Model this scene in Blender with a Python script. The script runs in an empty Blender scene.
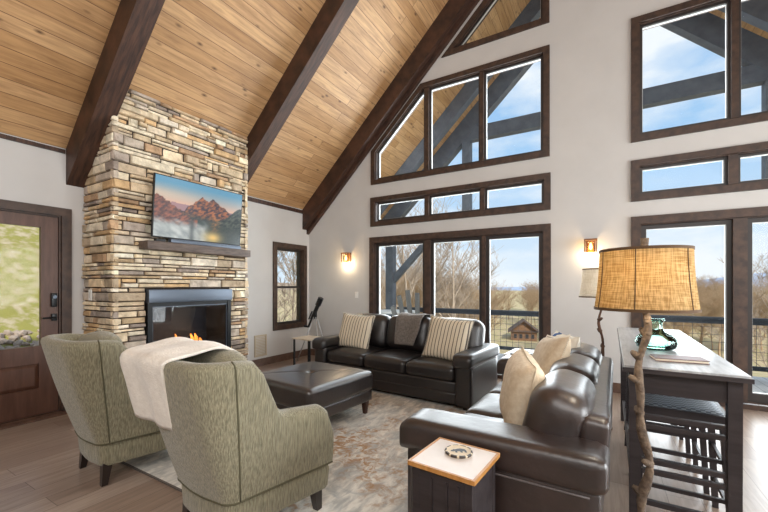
import bpy, bmesh, math, random
from mathutils import Vector, Matrix, noise
from mathutils.geometry import tessellate_polygon
R = math.radians
SC = bpy.context.scene
COL = SC.collection

# ------------------------------------------------------------------ camera
F = 370.6
cam_d = bpy.data.cameras.new('camera'); cam = bpy.data.objects.new('camera', cam_d); COL.objects.link(cam)
cam_d.sensor_width = 36.0; cam_d.lens = F/768*36.0
cam_d.shift_y = 30/768; cam_d.clip_start = 0.05; cam_d.clip_end = 3000
H = 1.35
cam.location = (0, 0, H)
cam.rotation_euler = (R(90), 0, math.atan2(0.507, 0.862))
SC.camera = cam

# ------------------------------------------------------------------ colour helpers
def s2l(c):
    c /= 255.0
    return c/12.92 if c <= 0.04045 else ((c+0.055)/1.055)**2.4
def rgb(r, g, b): return (s2l(r), s2l(g), s2l(b), 1.0)

# ------------------------------------------------------------------ world
w = bpy.data.worlds.new('sky'); SC.world = w; w.use_nodes = True
nt = w.node_tree; nt.nodes.clear()
def N(t, ty, **k):
    n = t.nodes.new(ty)
    for a, v in k.items(): setattr(n, a, v)
    return n
tc = N(nt, 'ShaderNodeTexCoord'); sep = N(nt, 'ShaderNodeSeparateXYZ'); nt.links.new(tc.outputs['Generated'], sep.inputs[0])
grad = N(nt, 'ShaderNodeValToRGB'); nt.links.new(sep.outputs['Z'], grad.inputs[0])
e = grad.color_ramp.elements
e[0].position = 0.0; e[0].color = rgb(226, 238, 250)
e[1].position = 0.75; e[1].color = rgb(122, 172, 226)
e2 = e.new(0.28); e2.color = rgb(172, 208, 243)
mp = N(nt, 'ShaderNodeMapping'); mp.inputs['Scale'].default_value = (1.6, 1.6, 4.2); mp.inputs['Location'].default_value = (0.3, 1.9, 0.2)
nt.links.new(tc.outputs['Generated'], mp.inputs[0])
nz = N(nt, 'ShaderNodeTexNoise'); nz.inputs['Scale'].default_value = 1.5; nz.inputs['Detail'].default_value = 7; nz.inputs['Roughness'].default_value = 0.55
nt.links.new(mp.outputs[0], nz.inputs['Vector'])
cr = N(nt, 'ShaderNodeValToRGB'); cr.color_ramp.elements[0].position = 0.43; cr.color_ramp.elements[1].position = 0.60
nt.links.new(nz.outputs[0], cr.inputs[0])
mx = N(nt, 'ShaderNodeMixRGB'); mx.inputs[2].default_value = rgb(244, 247, 252)
nt.links.new(cr.outputs[0], mx.inputs[0]); nt.links.new(grad.outputs[0], mx.inputs[1])
bg = N(nt, 'ShaderNodeBackground'); bg.inputs['Strength'].default_value = 1.05
wo = N(nt, 'ShaderNodeOutputWorld')
nt.links.new(mx.outputs[0], bg.inputs[0]); nt.links.new(bg.outputs[0], wo.inputs[0])

# ------------------------------------------------------------------ sun, lights, exposure
sl = bpy.data.lights.new('sun', 'SUN'); sl.energy = 4.2; sl.angle = R(2); sl.color = (1.0, 0.93, 0.82)
so = bpy.data.objects.new('sun', sl); COL.objects.link(so)
so.rotation_euler = Vector((-0.55, 0.62, -0.55)).to_track_quat('-Z', 'Y').to_euler()

def area(name, loc, aim, sx, sy, power, col=(1, 1, 1)):
    l = bpy.data.lights.new(name, 'AREA'); l.shape = 'RECTANGLE'; l.size = sx; l.size_y = sy; l.energy = power; l.color = col
    o = bpy.data.objects.new(name, l); COL.objects.link(o); o.location = loc
    o.rotation_euler = (Vector(aim)-Vector(loc)).to_track_quat('-Z', 'Y').to_euler()
    return o
area('rear_fill', (0.8, -2.9, 4.6), (-1.6, 4.0, 1.4), 5.0, 2.4, 230, (1.0, 0.98, 0.96))  # added fill lamp behind the camera, not a known fixture
area('right_rear_fill', (3.6, -1.2, 2.7), (-2.5, 3.0, 1.6), 2.4, 1.2, 70, (1.0, 0.98, 0.95))  # second added fill lamp, behind and right of the camera
area('east_fill', (5.35, 2.6, 1.6), (-3.0, 2.9, 2.2), 4.2, 2.4, 520, (0.99, 0.99, 1.0))  # unseen side fill lamp, added outside the made-up east window
area('window_fill_left', (-2.05, 5.95, 2.35), (-2.05, 1.0, 2.0), 3.0, 4.4, 340, (0.93, 0.97, 1.0))  # area lamp added outside the left glass to strengthen its daylight
area('window_fill_right', (1.75, 5.95, 2.35), (1.75, 1.0, 2.0), 3.0, 4.4, 270, (0.93, 0.97, 1.0))  # matching lamp added outside the right glass

SC.view_settings.view_transform = 'Standard'; SC.view_settings.look = 'None'
SC.view_settings.gamma = 1.0; SC.view_settings.use_curve_mapping = False
SC.view_settings.exposure = 0.09
SC.cycles.use_denoising = True
SC.cycles.max_bounces = 10; SC.cycles.transparent_max_bounces = 24
SC.cycles.sample_clamp_indirect = 6

# ------------------------------------------------------------------ materials
MATS = {}
def mat(name, col=(200, 200, 200), rough=0.5, metal=0.0, spec=0.5, coat=0.0, col2=None, scale=5.0, stretch=(1, 1, 1),
        detail=5.0, bump=0.0, bscale=None, emit=None, estr=0.0, ramp=(0.35, 0.65), attr=None, sheen=0.0, trans=0.0, sss=0.0):
    if name in MATS: return MATS[name]
    m = bpy.data.materials.new(name); m.use_nodes = True; t = m.node_tree
    b = t.nodes['Principled BSDF']
    b.inputs['Base Color'].default_value = rgb(*col)
    b.inputs['Roughness'].default_value = rough; b.inputs['Metallic'].default_value = metal
    b.inputs['Specular IOR Level'].default_value = spec; b.inputs['Coat Weight'].default_value = coat
    b.inputs['Coat Roughness'].default_value = 0.3
    b.inputs['Sheen Weight'].default_value = sheen
    b.inputs['Transmission Weight'].default_value = trans
    src = None
    if col2 or bump:
        tcn = N(t, 'ShaderNodeTexCoord'); mpn = N(t, 'ShaderNodeMapping'); mpn.inputs['Scale'].default_value = stretch
        t.links.new(tcn.outputs['Object'], mpn.inputs[0])
        n = N(t, 'ShaderNodeTexNoise'); n.inputs['Scale'].default_value = scale; n.inputs['Detail'].default_value = detail
        n.inputs['Roughness'].default_value = 0.6
        t.links.new(mpn.outputs[0], n.inputs['Vector'])
        if col2:
            r = N(t, 'ShaderNodeValToRGB'); r.color_ramp.elements[0].position = ramp[0]; r.color_ramp.elements[1].position = ramp[1]
            r.color_ramp.elements[0].color = rgb(*col); r.color_ramp.elements[1].color = rgb(*col2)
            t.links.new(n.outputs[0], r.inputs[0]); src = r.outputs[0]
        if bump:
            n2 = n
            if bscale:
                n2 = N(t, 'ShaderNodeTexNoise'); n2.inputs['Scale'].default_value = bscale; n2.inputs['Detail'].default_value = 4
                t.links.new(mpn.outputs[0], n2.inputs['Vector'])
            bp = N(t, 'ShaderNodeBump'); bp.inputs['Strength'].default_value = bump; bp.inputs['Distance'].default_value = 0.02
            t.links.new(n2.outputs[0], bp.inputs['Height']); t.links.new(bp.outputs[0], b.inputs['Normal'])
    if attr:
        a = N(t, 'ShaderNodeVertexColor'); a.layer_name = attr
        if src is not None:
            mm = N(t, 'ShaderNodeMixRGB', blend_type='MULTIPLY'); mm.inputs[0].default_value = 1.0
            t.links.new(a.outputs[0], mm.inputs[1]); t.links.new(src, mm.inputs[2]); src = mm.outputs[0]
        else: src = a.outputs[0]
    if src is not None: t.links.new(src, b.inputs['Base Color'])
    if emit:
        b.inputs['Emission Color'].default_value = rgb(*emit); b.inputs['Emission Strength'].default_value = estr
    MATS[name] = m
    return m

def glass_mat(name, tint=(255, 255, 255), ior=1.35, extra=0.0, alpha=0.0):
    m = bpy.data.materials.new(name); m.use_nodes = True; t = m.node_tree; t.nodes.clear()
    tr = N(t, 'ShaderNodeBsdfTransparent'); tr.inputs[0].default_value = rgb(*tint)
    gl = N(t, 'ShaderNodeBsdfGlossy'); gl.inputs['Roughness'].default_value = 0.02
    fr = N(t, 'ShaderNodeFresnel'); fr.inputs[0].default_value = ior
    mi = N(t, 'ShaderNodeMixShader'); out = N(t, 'ShaderNodeOutputMaterial')
    t.links.new(fr.outputs[0], mi.inputs[0]); t.links.new(tr.outputs[0], mi.inputs[1]); t.links.new(gl.outputs[0], mi.inputs[2])
    t.links.new(mi.outputs[0], out.inputs[0])
    return m

def plank_mat(name, c1, c2, dark, row, length, mortar, axis='XY', rough=0.5, grain=(1.2, 14, 1), knots=0.0, coat=0.0, gstr=0.55, bump=0.25, mcol=None):
    """boards run along object X, rows stack along object Y"""
    m = bpy.data.materials.new(name); m.use_nodes = True; t = m.node_tree; b = t.nodes['Principled BSDF']
    b.inputs['Roughness'].default_value = rough; b.inputs['Coat Weight'].default_value = coat; b.inputs['Coat Roughness'].default_value = 0.25
    tcn = N(t, 'ShaderNodeTexCoord')
    br = N(t, 'ShaderNodeTexBrick'); br.offset = 0.37; br.offset_frequency = 2
    br.inputs['Scale'].default_value = 1.0; br.inputs['Brick Width'].default_value = length; br.inputs['Row Height'].default_value = row
    br.inputs['Mortar Size'].default_value = mortar; br.inputs['Mortar Smooth'].default_value = 0.2; br.inputs['Bias'].default_value = 0.0
    br.inputs['Color1'].default_value = rgb(*c1); br.inputs['Color2'].default_value = rgb(*c2)
    br.inputs['Mortar'].default_value = rgb(*(mcol or dark))
    t.links.new(tcn.outputs['Object'], br.inputs['Vector'])
    mpn = N(t, 'ShaderNodeMapping'); mpn.inputs['Scale'].default_value = grain
    t.links.new(tcn.outputs['Object'], mpn.inputs[0])
    # shift the grain per board
    add = N(t, 'ShaderNodeVectorMath', operation='ADD'); t.links.new(mpn.outputs[0], add.inputs[0])
    sc_ = N(t, 'ShaderNodeVectorMath', operation='SCALE'); sc_.inputs['Scale'].default_value = 40.0
    t.links.new(br.outputs['Color'], sc_.inputs[0]); t.links.new(sc_.outputs[0], add.inputs[1])
    n = N(t, 'ShaderNodeTexNoise'); n.inputs['Scale'].default_value = 2.2; n.inputs['Detail'].default_value = 7; n.inputs['Roughness'].default_value = 0.62
    n.inputs['Distortion'].default_value = 0.6
    t.links.new(add.outputs[0], n.inputs['Vector'])
    r = N(t, 'ShaderNodeValToRGB'); r.color_ramp.elements[0].position = 0.3; r.color_ramp.elements[1].position = 0.62
    r.color_ramp.elements[0].color = (1, 1, 1, 1); r.color_ramp.elements[1].color = (0, 0, 0, 1)
    t.links.new(n.outputs[0], r.inputs[0])
    fac = N(t, 'ShaderNodeMath', operation='MULTIPLY'); fac.inputs[1].default_value = gstr; t.links.new(r.outputs[0], fac.inputs[0])
    mx_ = N(t, 'ShaderNodeMixRGB'); mx_.inputs[2].default_value = rgb(*dark)
    t.links.new(fac.outputs[0], mx_.inputs[0]); t.links.new(br.outputs['Color'], mx_.inputs[1])
    src = mx_.outputs[0]
    if knots:
        mk = N(t, 'ShaderNodeMapping'); mk.inputs['Scale'].default_value = (3.4, 7.4, 1)
        t.links.new(tcn.outputs['Object'], mk.inputs[0])
        v = N(t, 'ShaderNodeTexVoronoi'); v.inputs['Scale'].default_value = 1.0
        t.links.new(mk.outputs[0], v.inputs['Vector'])
        rk = N(t, 'ShaderNodeValToRGB'); rk.color_ramp.elements[0].position = 0.03; rk.color_ramp.elements[1].position = 0.16
        rk.color_ramp.elements[0].color = (knots, knots, knots, 1); rk.color_ramp.elements[1].color = (0, 0, 0, 1)
        t.links.new(v.outputs['Distance'], rk.inputs[0])
        mk2 = N(t, 'ShaderNodeMixRGB'); mk2.inputs[2].default_value = rgb(74, 44, 24)
        t.links.new(rk.outputs[0], mk2.inputs[0]); t.links.new(src, mk2.inputs[1]); src = mk2.outputs[0]
    t.links.new(src, b.inputs['Base Color'])
    bp = N(t, 'ShaderNodeBump'); bp.inputs['Strength'].default_value = bump; bp.inputs['Distance'].default_value = 0.004; bp.invert = True
    t.links.new(br.outputs['Fac'], bp.inputs['Height']); t.links.new(bp.outputs[0], b.inputs['Normal'])
    return m

M_wall = mat('wall_paint', (201, 199, 197), 0.85, col2=(196, 194, 192), scale=2.0, bump=0.03, bscale=60)
M_ceil = plank_mat('ceiling_planks', (210, 170, 124), (180, 138, 92), (110, 72, 44), 0.135, 4.8, 0.0035, rough=0.5, knots=0.9, gstr=0.55, grain=(1.0, 12, 1), mcol=(112, 80, 54))
M_floor = plank_mat('floor_planks', (168, 150, 136), (142, 122, 108), (96, 78, 66), 0.18, 1.5, 0.002, rough=0.30, gstr=0.5, grain=(1.2, 16, 1), bump=0.1)
M_deck = plank_mat('deck_boards', (228, 228, 226), (216, 216, 214), (170, 170, 168), 0.14, 4.0, 0.006, rough=0.6, gstr=0.3)
M_beam = mat('beam_wood', (44, 28, 21), 0.55, col2=(80, 52, 38), scale=3, stretch=(1.5, 12, 1.5), bump=0.15)
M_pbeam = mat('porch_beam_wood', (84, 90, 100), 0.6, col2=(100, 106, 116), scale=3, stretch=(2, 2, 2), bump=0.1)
M_trim = mat('window_trim_wood', (48, 34, 28), 0.5, col2=(76, 55, 43), scale=4, stretch=(3, 3, 3), bump=0.08)
M_base = mat('baseboard_wood', (84, 62, 50), 0.5, col2=(104, 80, 66), scale=4, stretch=(3, 3, 3))
M_door = mat('door_wood', (78, 50, 38), 0.45, col2=(96, 66, 52), scale=3, stretch=(1, 6, 1), bump=0.06)
M_glass = glass_mat('window_glass', (250, 252, 252), 1.12)
M_sash = mat('sash_dark', (44, 38, 36), 0.45)
M_sashl = mat('sash_light', (206, 208, 208), 0.5)
M_stone = mat('ledge_stone', (190, 186, 180), 0.85, col2=(255, 252, 248), scale=9, detail=8, bump=0.6, bscale=28, attr='Col', ramp=(0.3, 0.62))
M_mortar = mat('stone_gap', (52, 42, 36), 0.95)
M_black = mat('black_metal', (24, 26, 29), 0.4, metal=0.3)
M_hood = mat('hood_metal', (92, 100, 112), 0.38, metal=0.6)
M_firein = mat('firebox_lining', (42, 46, 54), 0.7, col2=(58, 60, 66), scale=6)
M_log = mat('ceramic_log', (96, 70, 52), 0.9, col2=(150, 120, 96), scale=12, bump=0.5)
M_flame = mat('flame', (255, 170, 70), 0.5, emit=(255, 140, 60), estr=1.7)
M_leather = mat('espresso_leather', (24, 21, 22), 0.40, spec=0.6, coat=0.35, col2=(30, 25, 25), scale=6, bump=0.12, bscale=34)
M_leather2 = mat('brown_leather', (36, 27, 25), 0.40, spec=0.65, coat=0.5, col2=(52, 39, 36), scale=4, bump=0.14, bscale=24)
M_leather3 = mat('ottoman_leather', (32, 27, 28), 0.34, spec=0.7, coat=0.8, col2=(44, 35, 34), scale=3, bump=0.10, bscale=26)
M_pipe = mat('leather_piping', (86, 78, 76), 0.5)
M_legd = mat('dark_leg_wood', (34, 24, 20), 0.35, coat=0.3)
M_legb = mat('brown_leg_wood', (62, 36, 26), 0.35, coat=0.3)
M_tweed = mat('sage_tweed', (100, 95, 75), 0.95, col2=(150, 143, 117), scale=190, stretch=(1.0, 1.0, 0.07), detail=6, bump=0.4, bscale=150, sheen=0.3)
M_weltd = mat('welt_cord', (84, 80, 60), 0.95)
M_blank = mat('white_blanket', (222, 214, 202), 0.95, col2=(236, 229, 218), scale=30, bump=0.3, bscale=120, sheen=0.4)
M_throw = mat('grey_throw', (92, 86, 82), 0.95, col2=(120, 114, 108), scale=40, bump=0.3, sheen=0.3)
M_linen = mat('beige_linen', (206, 186, 158), 0.9, col2=(222, 206, 182), scale=30, bump=0.25, bscale=110)
M_shade2 = None
M_bark = mat('branch_bark', (66, 53, 44), 0.9, col2=(126, 108, 90), scale=16, detail=8, bump=0.8, bscale=40)
M_barkd = mat('dark_branch_bark', (62, 42, 32), 0.85, col2=(96, 68, 52), scale=16, bump=0.6)
M_console = mat('console_black_wood', (38, 33, 35), 0.42, col2=(56, 50, 52), scale=3, stretch=(1, 8, 8), bump=0.08)
M_ctop = mat('console_top_wood', (134, 136, 140), 0.36, col2=(172, 174, 178), scale=4, stretch=(9, 1, 1), detail=8, coat=0.3)
M_ivory = mat('ivory_top', (216, 206, 198), 0.4, col2=(226, 217, 210), scale=6)
M_oak = mat('honey_oak', (176, 122, 62), 0.4, col2=(198, 144, 82), scale=8, stretch=(6, 1, 1))
M_plastic = mat('white_plastic', (232, 230, 226), 0.4)
M_vent = mat('vent_tan', (186, 170, 146), 0.6)
M_steel = mat('tripod_steel', (196, 198, 200), 0.3, metal=0.7)
M_amber = mat('amber_lamp_glass', (255, 226, 180), 0.3, emit=(255, 222, 170), estr=3.5)
M_wire = mat('railing_wire', (70, 72, 76), 0.5)
M_rail = mat('railing_dark', (52, 58, 66), 0.6)
M_tree = mat('tree_bark', (168, 150, 134), 0.9, col2=(190, 172, 154), scale=2)
M_tree2 = mat('thicket_bark', (186, 156, 126), 0.95, col2=(160, 138, 106), scale=0.7)
M_grey_ad = mat('grey_outdoor_plastic', (104, 104, 102), 0.6)
M_whitetop = mat('white_outdoor_top', (224, 224, 220), 0.5)
M_red = mat('red_ceramic', (168, 40, 52), 0.4)
M_book = mat('book_cover', (104, 66, 62), 0.5)
M_paper = mat('book_pages', (224, 214, 196), 0.8)

# ------------------------------------------------------------------ mesh helpers
def tag(o, label=None, cat=None, group=None, kind=None):
    if label: o['label'] = label
    if cat: o['category'] = cat
    if group: o['group'] = group
    if kind: o['kind'] = kind
    return o
def empty(name, loc=(0, 0, 0), rz=0.0):
    o = bpy.data.objects.new(name, None); COL.objects.link(o); o.location = loc; o.rotation_euler = (0, 0, rz); o.empty_display_size = 0.1
    return o
def link(name, bm, m, parent=None, smooth=None, loc=None, rot=None, wn=False):
    me = bpy.data.meshes.new(name); bmesh.ops.recalc_face_normals(bm, faces=bm.faces[:]) if smooth != 'keep' else None
    bm.to_mesh(me); bm.free()
    if isinstance(m, (list, tuple)):
        for q in m: me.materials.append(q)
    else: me.materials.append(m)
    if smooth:
        me.polygons.foreach_set('use_smooth', [True]*len(me.polygons))
        if smooth != 'keep' and isinstance(smooth, (int, float)) and not isinstance(smooth, bool):
            me.set_sharp_from_angle(angle=R(smooth))
    o = bpy.data.objects.new(name, me); COL.objects.link(o)
    if parent is not None: o.parent = parent
    if loc: o.location = loc
    if rot: o.rotation_euler = rot
    return o
def box(bm, x0, x1, y0, y1, z0, z1, mi=0, M=None):
    vs = [bm.verts.new(Vector(p) if M is None else M @ Vector(p)) for p in
          ((x0, y0, z0), (x1, y0, z0), (x1, y1, z0), (x0, y1, z0), (x0, y0, z1), (x1, y0, z1), (x1, y1, z1), (x0, y1, z1))]
    fs = []
    for f in ((0, 3, 2, 1), (4, 5, 6, 7), (0, 1, 5, 4), (1, 2, 6, 5), (2, 3, 7, 6), (3, 0, 4, 7)):
        q = bm.faces.new([vs[i] for i in f]); q.material_index = mi; fs.append(q)
    return fs
def bevel_all(bm, r, seg=2):
    bmesh.ops.bevel(bm, geom=bm.edges[:], offset=r, segments=seg, affect='EDGES', profile=0.6)
def bbox(x0, x1, y0, y1, z0, z1, r=0.004, seg=2):
    bm = bmesh.new(); box(bm, x0, x1, y0, y1, z0, z1); bevel_all(bm, r, seg); return bm
def taper(bm, x, y, z0, z1, w0, w1, dx=0, dy=0):
    """square leg: w0 wide at z0, w1 wide at z1, shifted by (dx,dy) at z0"""
    vs = []
    for z, w_, ox, oy in ((z0, w0, dx, dy), (z1, w1, 0, 0)):
        for sx, sy in ((-1, -1), (1, -1), (1, 1), (-1, 1)):
            vs.append(bm.verts.new((x+ox+sx*w_/2, y+oy+sy*w_/2, z)))
    for f in ((0, 3, 2, 1), (4, 5, 6, 7), (0, 1, 5, 4), (1, 2, 6, 5), (2, 3, 7, 6), (3, 0, 4, 7)): bm.faces.new([vs[i] for i in f])
    return bm
def soft(sx, sy, sz, r, n=10, fn=None, M=None, bm=None):
    """rounded block centred at the origin, grid-subdivided, then deformed by fn"""
    bm = bm or bmesh.new(); hs = (sx/2, sy/2, sz/2); r = min(r, min(hs)*0.999)
    def co(h, k):
        t = k/n*2-1
        return h*math.sin(t*math.pi/2)*0.35+h*t*0.65
    cache = {}
    def vert(ix, iy, iz):
        k = (ix, iy, iz)
        if k in cache: return cache[k]
        p = Vector((co(hs[0], ix), co(hs[1], iy), co(hs[2], iz)))
        q = Vector([max(-(h-r), min(h-r, c)) for h, c in zip(hs, p)])
        d = p-q
        if d.length > 1e-9: p = q+d.normalized()*r
        if fn: p = fn(p)
        if M is not None: p = M @ p
        v = bm.verts.new(p); cache[k] = v; return v
    for a in range(n):
        for b in range(n):
            for s in (0, n):
                for q in (((s, a, b), (s, a+1, b), (s, a+1, b+1), (s, a, b+1)), ((a, s, b), (a+1, s, b), (a+1, s, b+1), (a, s, b+1)), ((a, b, s), (a+1, b, s), (a+1, b+1, s), (a, b+1, s))):
                    bm.faces.new([vert(*k) for k in q])
    return bm
def tube(bm, pts, rad, seg=8, cap=True):
    pts = [Vector(p) for p in pts]
    if not isinstance(rad, (list, tuple)): rad = [rad]*len(pts)
    rings = []; up = Vector((0.13, 0.31, 0.94))
    for i, p in enumerate(pts):
        a = pts[max(0, i-1)]; b = pts[min(len(pts)-1, i+1)]; d = (b-a)
        if d.length < 1e-9: d = Vector((0, 0, 1))
        d.normalize(); x = d.cross(up)
        if x.length < 1e-3: x = d.cross(Vector((1, 0, 0)))
        x.normalize(); y = d.cross(x)
        rings.append([bm.verts.new(p+(x*math.cos(2*math.pi*k/seg)+y*math.sin(2*math.pi*k/seg))*rad[i]) for k in range(seg)])
    for r0, r1 in zip(rings, rings[1:]):
        for k in range(seg): bm.faces.new((r0[k], r0[(k+1) % seg], r1[(k+1) % seg], r1[k]))
    if cap and seg > 2:
        bm.faces.new(rings[0][::-1]); bm.faces.new(rings[-1])
    return bm
def lathe(bm, prof, seg=32, M=None, close=False):
    rings = []
    for r, z in prof:
        rings.append([bm.verts.new((Vector((r*math.cos(2*math.pi*k/seg), r*math.sin(2*math.pi*k/seg), z))) if M is None else M @ Vector((r*math.cos(2*math.pi*k/seg), r*math.sin(2*math.pi*k/seg), z))) for k in range(seg)])
    for r0, r1 in zip(rings, rings[1:]):
        for k in range(seg): bm.faces.new((r0[k], r0[(k+1) % seg], r1[(k+1) % seg], r1[k]))
    if close: bm.faces.new(rings[0][::-1]); bm.faces.new(rings[-1])
    return bm
def prism_xz(bm, poly, y0, y1, mi=0):
    a = [bm.verts.new((x, y0, z)) for x, z in poly]; b = [bm.verts.new((x, y1, z)) for x, z in poly]
    n = len(poly); bm.faces.new(a).material_index = mi; bm.faces.new(b[::-1]).material_index = mi
    for i in range(n): bm.faces.new((a[i], b[i], b[(i+1) % n], a[(i+1) % n])).material_index = mi
    return bm
def wall_with_holes(outer, holes, thick, place):
    """outer/holes: lists of 2-D points; place(a,b,t) -> 3-D point"""
    bm = bmesh.new(); loops = [outer]+holes
    flat = [p for l in loops for p in l]
    tris = tessellate_polygon([[Vector((p[0], p[1], 0)) for p in l] for l in loops])
    F_ = [bm.verts.new(place(p[0], p[1], 0)) for p in flat]; B_ = [bm.verts.new(place(p[0], p[1], thick)) for p in flat]
    for t in tris:
        bm.faces.new([F_[i] for i in t]); bm.faces.new([B_[i] for i in reversed(t)])
    k = 0
    for l in loops:
        n = len(l)
        for i in range(n):
            a, b = k+i, k+(i+1) % n; bm.faces.new((F_[a], F_[b], B_[b], B_[a]))
        k += n
    return bm
def inset(poly, d):
    """poly counter-clockwise convex"""
    n = len(poly); out = []; L = []
    for i in range(n):
        a, b = Vector(poly[i]), Vector(poly[(i+1) % n]); t = (b-a).normalized(); nn = Vector((-t.y, t.x)); L.append((a+nn*d, t))
    for i in range(n):
        p, t = L[i-1]; q, s = L[i]; den = t.x*s.y-t.y*s.x
        k = ((q.x-p.x)*s.y-(q.y-p.y)*s.x)/den; out.append((p.x+t.x*k, p.y+t.y*k))
    return out
def clipx(poly, x0, x1):
    for xc, keep in ((x0, 1), (x1, -1)):
        out = []; n = len(poly)
        for i in range(n):
            a, b = poly[i], poly[(i+1) % n]; ia = keep*(a[0]-xc) >= 0; ib = keep*(b[0]-xc) >= 0
            if ia: out.append(a)
            if ia != ib:
                t = (xc-a[0])/(b[0]-a[0]); out.append((xc, a[1]+t*(b[1]-a[1])))
        poly = out
    return poly
def ring(bm, outer, inner, place, t0, t1):
    n = len(outer)
    a = [bm.verts.new(place(p[0], p[1], t0)) for p in outer]; b = [bm.verts.new(place(p[0], p[1], t0)) for p in inner]
    c = [bm.verts.new(place(p[0], p[1], t1)) for p in outer]; d = [bm.verts.new(place(p[0], p[1], t1)) for p in inner]
    for i in range(n):
        j = (i+1) % n
        for f in ((a[i], a[j], b[j], b[i]), (c[j], c[i], d[i], d[j]), (a[j], a[i], c[i], c[j]), (b[i], b[j], d[j], d[i])): bm.faces.new(f)
    return bm
def solid(bm, poly, place, t0, t1):
    a = [bm.verts.new(place(p[0], p[1], t0)) for p in poly]; b = [bm.verts.new(place(p[0], p[1], t1)) for p in poly]
    n = len(poly); bm.faces.new(a); bm.faces.new(b[::-1])
    for i in range(n): bm.faces.new((a[i], b[i], b[(i+1) % n], a[(i+1) % n]))
    return bm
def children(o): return [c for c in bpy.data.objects if c.parent == o]
def copy_tree(o, parent=None):
    c = o.copy(); COL.objects.link(c)
    if parent is not None: c.parent = parent
    for ch in KIDS(o): copy_tree(ch, c)
    return c
def KIDS(o): return list(o.children)

# ================================================================== THE SHELL
XL, XR, YB, YG, TH = -4.967, 4.66, -3.6, 5.535, 0.16
XRIDGE = (XL+XR)/2; SL = 0.97
ZE, ZU, ZU2 = 2.823, 2.44, 2.357
def zc(x): return ZE+SL*(x-XL) if x < XRIDGE else ZE+SL*(XR-x)
YP = 8.35       # outer edge of the porch roof

# floor (object X runs along the boards = world Y)
bm = bmesh.new(); box(bm, YB, YG+TH, -XR-0.02, -XL+0.02, -0.12, 0)
fl = link('floor', bm, M_floor, rot=(0, 0, R(90))); fl['kind'] = 'structure'
# ceilings: local X along world Y, local Y up the slope
def slope_panel(name, side, y0, y1, m):
    x0 = XL if side < 0 else XR
    L = math.hypot(XRIDGE-XL, SL*(XRIDGE-XL)); over = 0.0
    bm = bmesh.new(); box(bm, y0, y1, 0, L, 0.0, 0.05)
    ang = math.atan(SL)
    ex = Vector((0, 1, 0)); ey = Vector((math.cos(ang)*(1 if side < 0 else -1), 0, math.sin(ang))); ez = ex.cross(ey)
    if ez.z < 0:
        ez = -ez; ex_ = ex
    M = Matrix(((ex.x, ey.x, ez.x, x0), (ex.y, ey.y, ez.y, 0), (ex.z, ey.z, ez.z, ZE), (0, 0, 0, 1)))
    if M.to_3x3().determinant() < 0:
        # mirror: flip local X so that the matrix stays a rotation
        bm.free(); bm = bmesh.new(); box(bm, -y1, -y0, 0, L, 0.0, 0.05)
        ex = -ex; M = Matrix(((ex.x, ey.x, ez.x, x0), (ex.y, ey.y, ez.y, 0), (ex.z, ey.z, ez.z, ZE), (0, 0, 0, 1)))
    o = link(name, bm, m); o.matrix_world = M; o['kind'] = 'structure'
    return o
slope_panel('ceiling', -1, YB, YG, M_ceil); slope_panel('ceiling', 1, YB, YG, M_ceil)
slope_panel('porch_ceiling', -1, YG+TH, YP, M_ceil); slope_panel('porch_ceiling', 1, YG+TH, YP, M_ceil)

# gable wall openings
def gable_place(a, b, t): return (a, YG+t, b)
def mir(poly): return [(2*XRIDGE-x, z) for x, z in poly][::-1]
dx = 0.006
W_DOOR_L = [(-3.543, 0.0), (-0.602, 0.0), (-0.602, 2.205), (-3.543, 2.205)]
W_TR_L = [(-3.522, 2.395), (-0.605, 2.395), (-0.605, 2.902), (-3.522, 2.902)]
W_TOP_L = [(-3.512, 3.13), (-0.617, 3.13), (-0.617, 4.65), (-2.555, 4.65), (-3.512, 3.722)]
W_TRI_L = [(-2.19, 4.965), (-0.62, 4.965), (-0.62, 6.488)]
W_DOOR_R = [(0.311, 0.0), (3.23, 0.0), (3.23, 2.205), (0.311, 2.205)]
W_TR_R = [(0.311, 2.395), (3.23, 2.395), (3.23, 2.902), (0.311, 2.902)]
W_TOP_R = [(0.311, 3.13), (3.21, 3.13), (3.21, 3.722), (2.253, 4.665), (0.311, 4.665)]
W_TRI_R = mir(W_TRI_L)
ops = [W_DOOR_L, W_TR_L, W_TOP_L, W_TRI_L, W_DOOR_R, W_TR_R, W_TOP_R, W_TRI_R]
holes = []
for p in ops:
    q = inset(p, 0.07)
    if p in (W_DOOR_L, W_DOOR_R): q = [(x, (0.0005 if z < 1 else z)) for x, z in q]
    holes.append(q)
outer = [(XL-TH, 0), (XR+TH, 0), (XR+TH, ZE-0.05), (XR, ZE), (XRIDGE, zc(XRIDGE)), (XL, ZE), (XL-TH, ZE-0.05)]
outer = [(XL-TH, -0.1), (XR+TH, -0.1), (XR+TH, ZE), (XR, ZE), (XRIDGE, zc(XRIDGE-1e-6)), (XL, ZE), (XL-TH, ZE)]
wg = link('wall_north', wall_with_holes(outer, holes, TH, gable_place), M_wall); wg['kind'] = 'structure'
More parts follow.
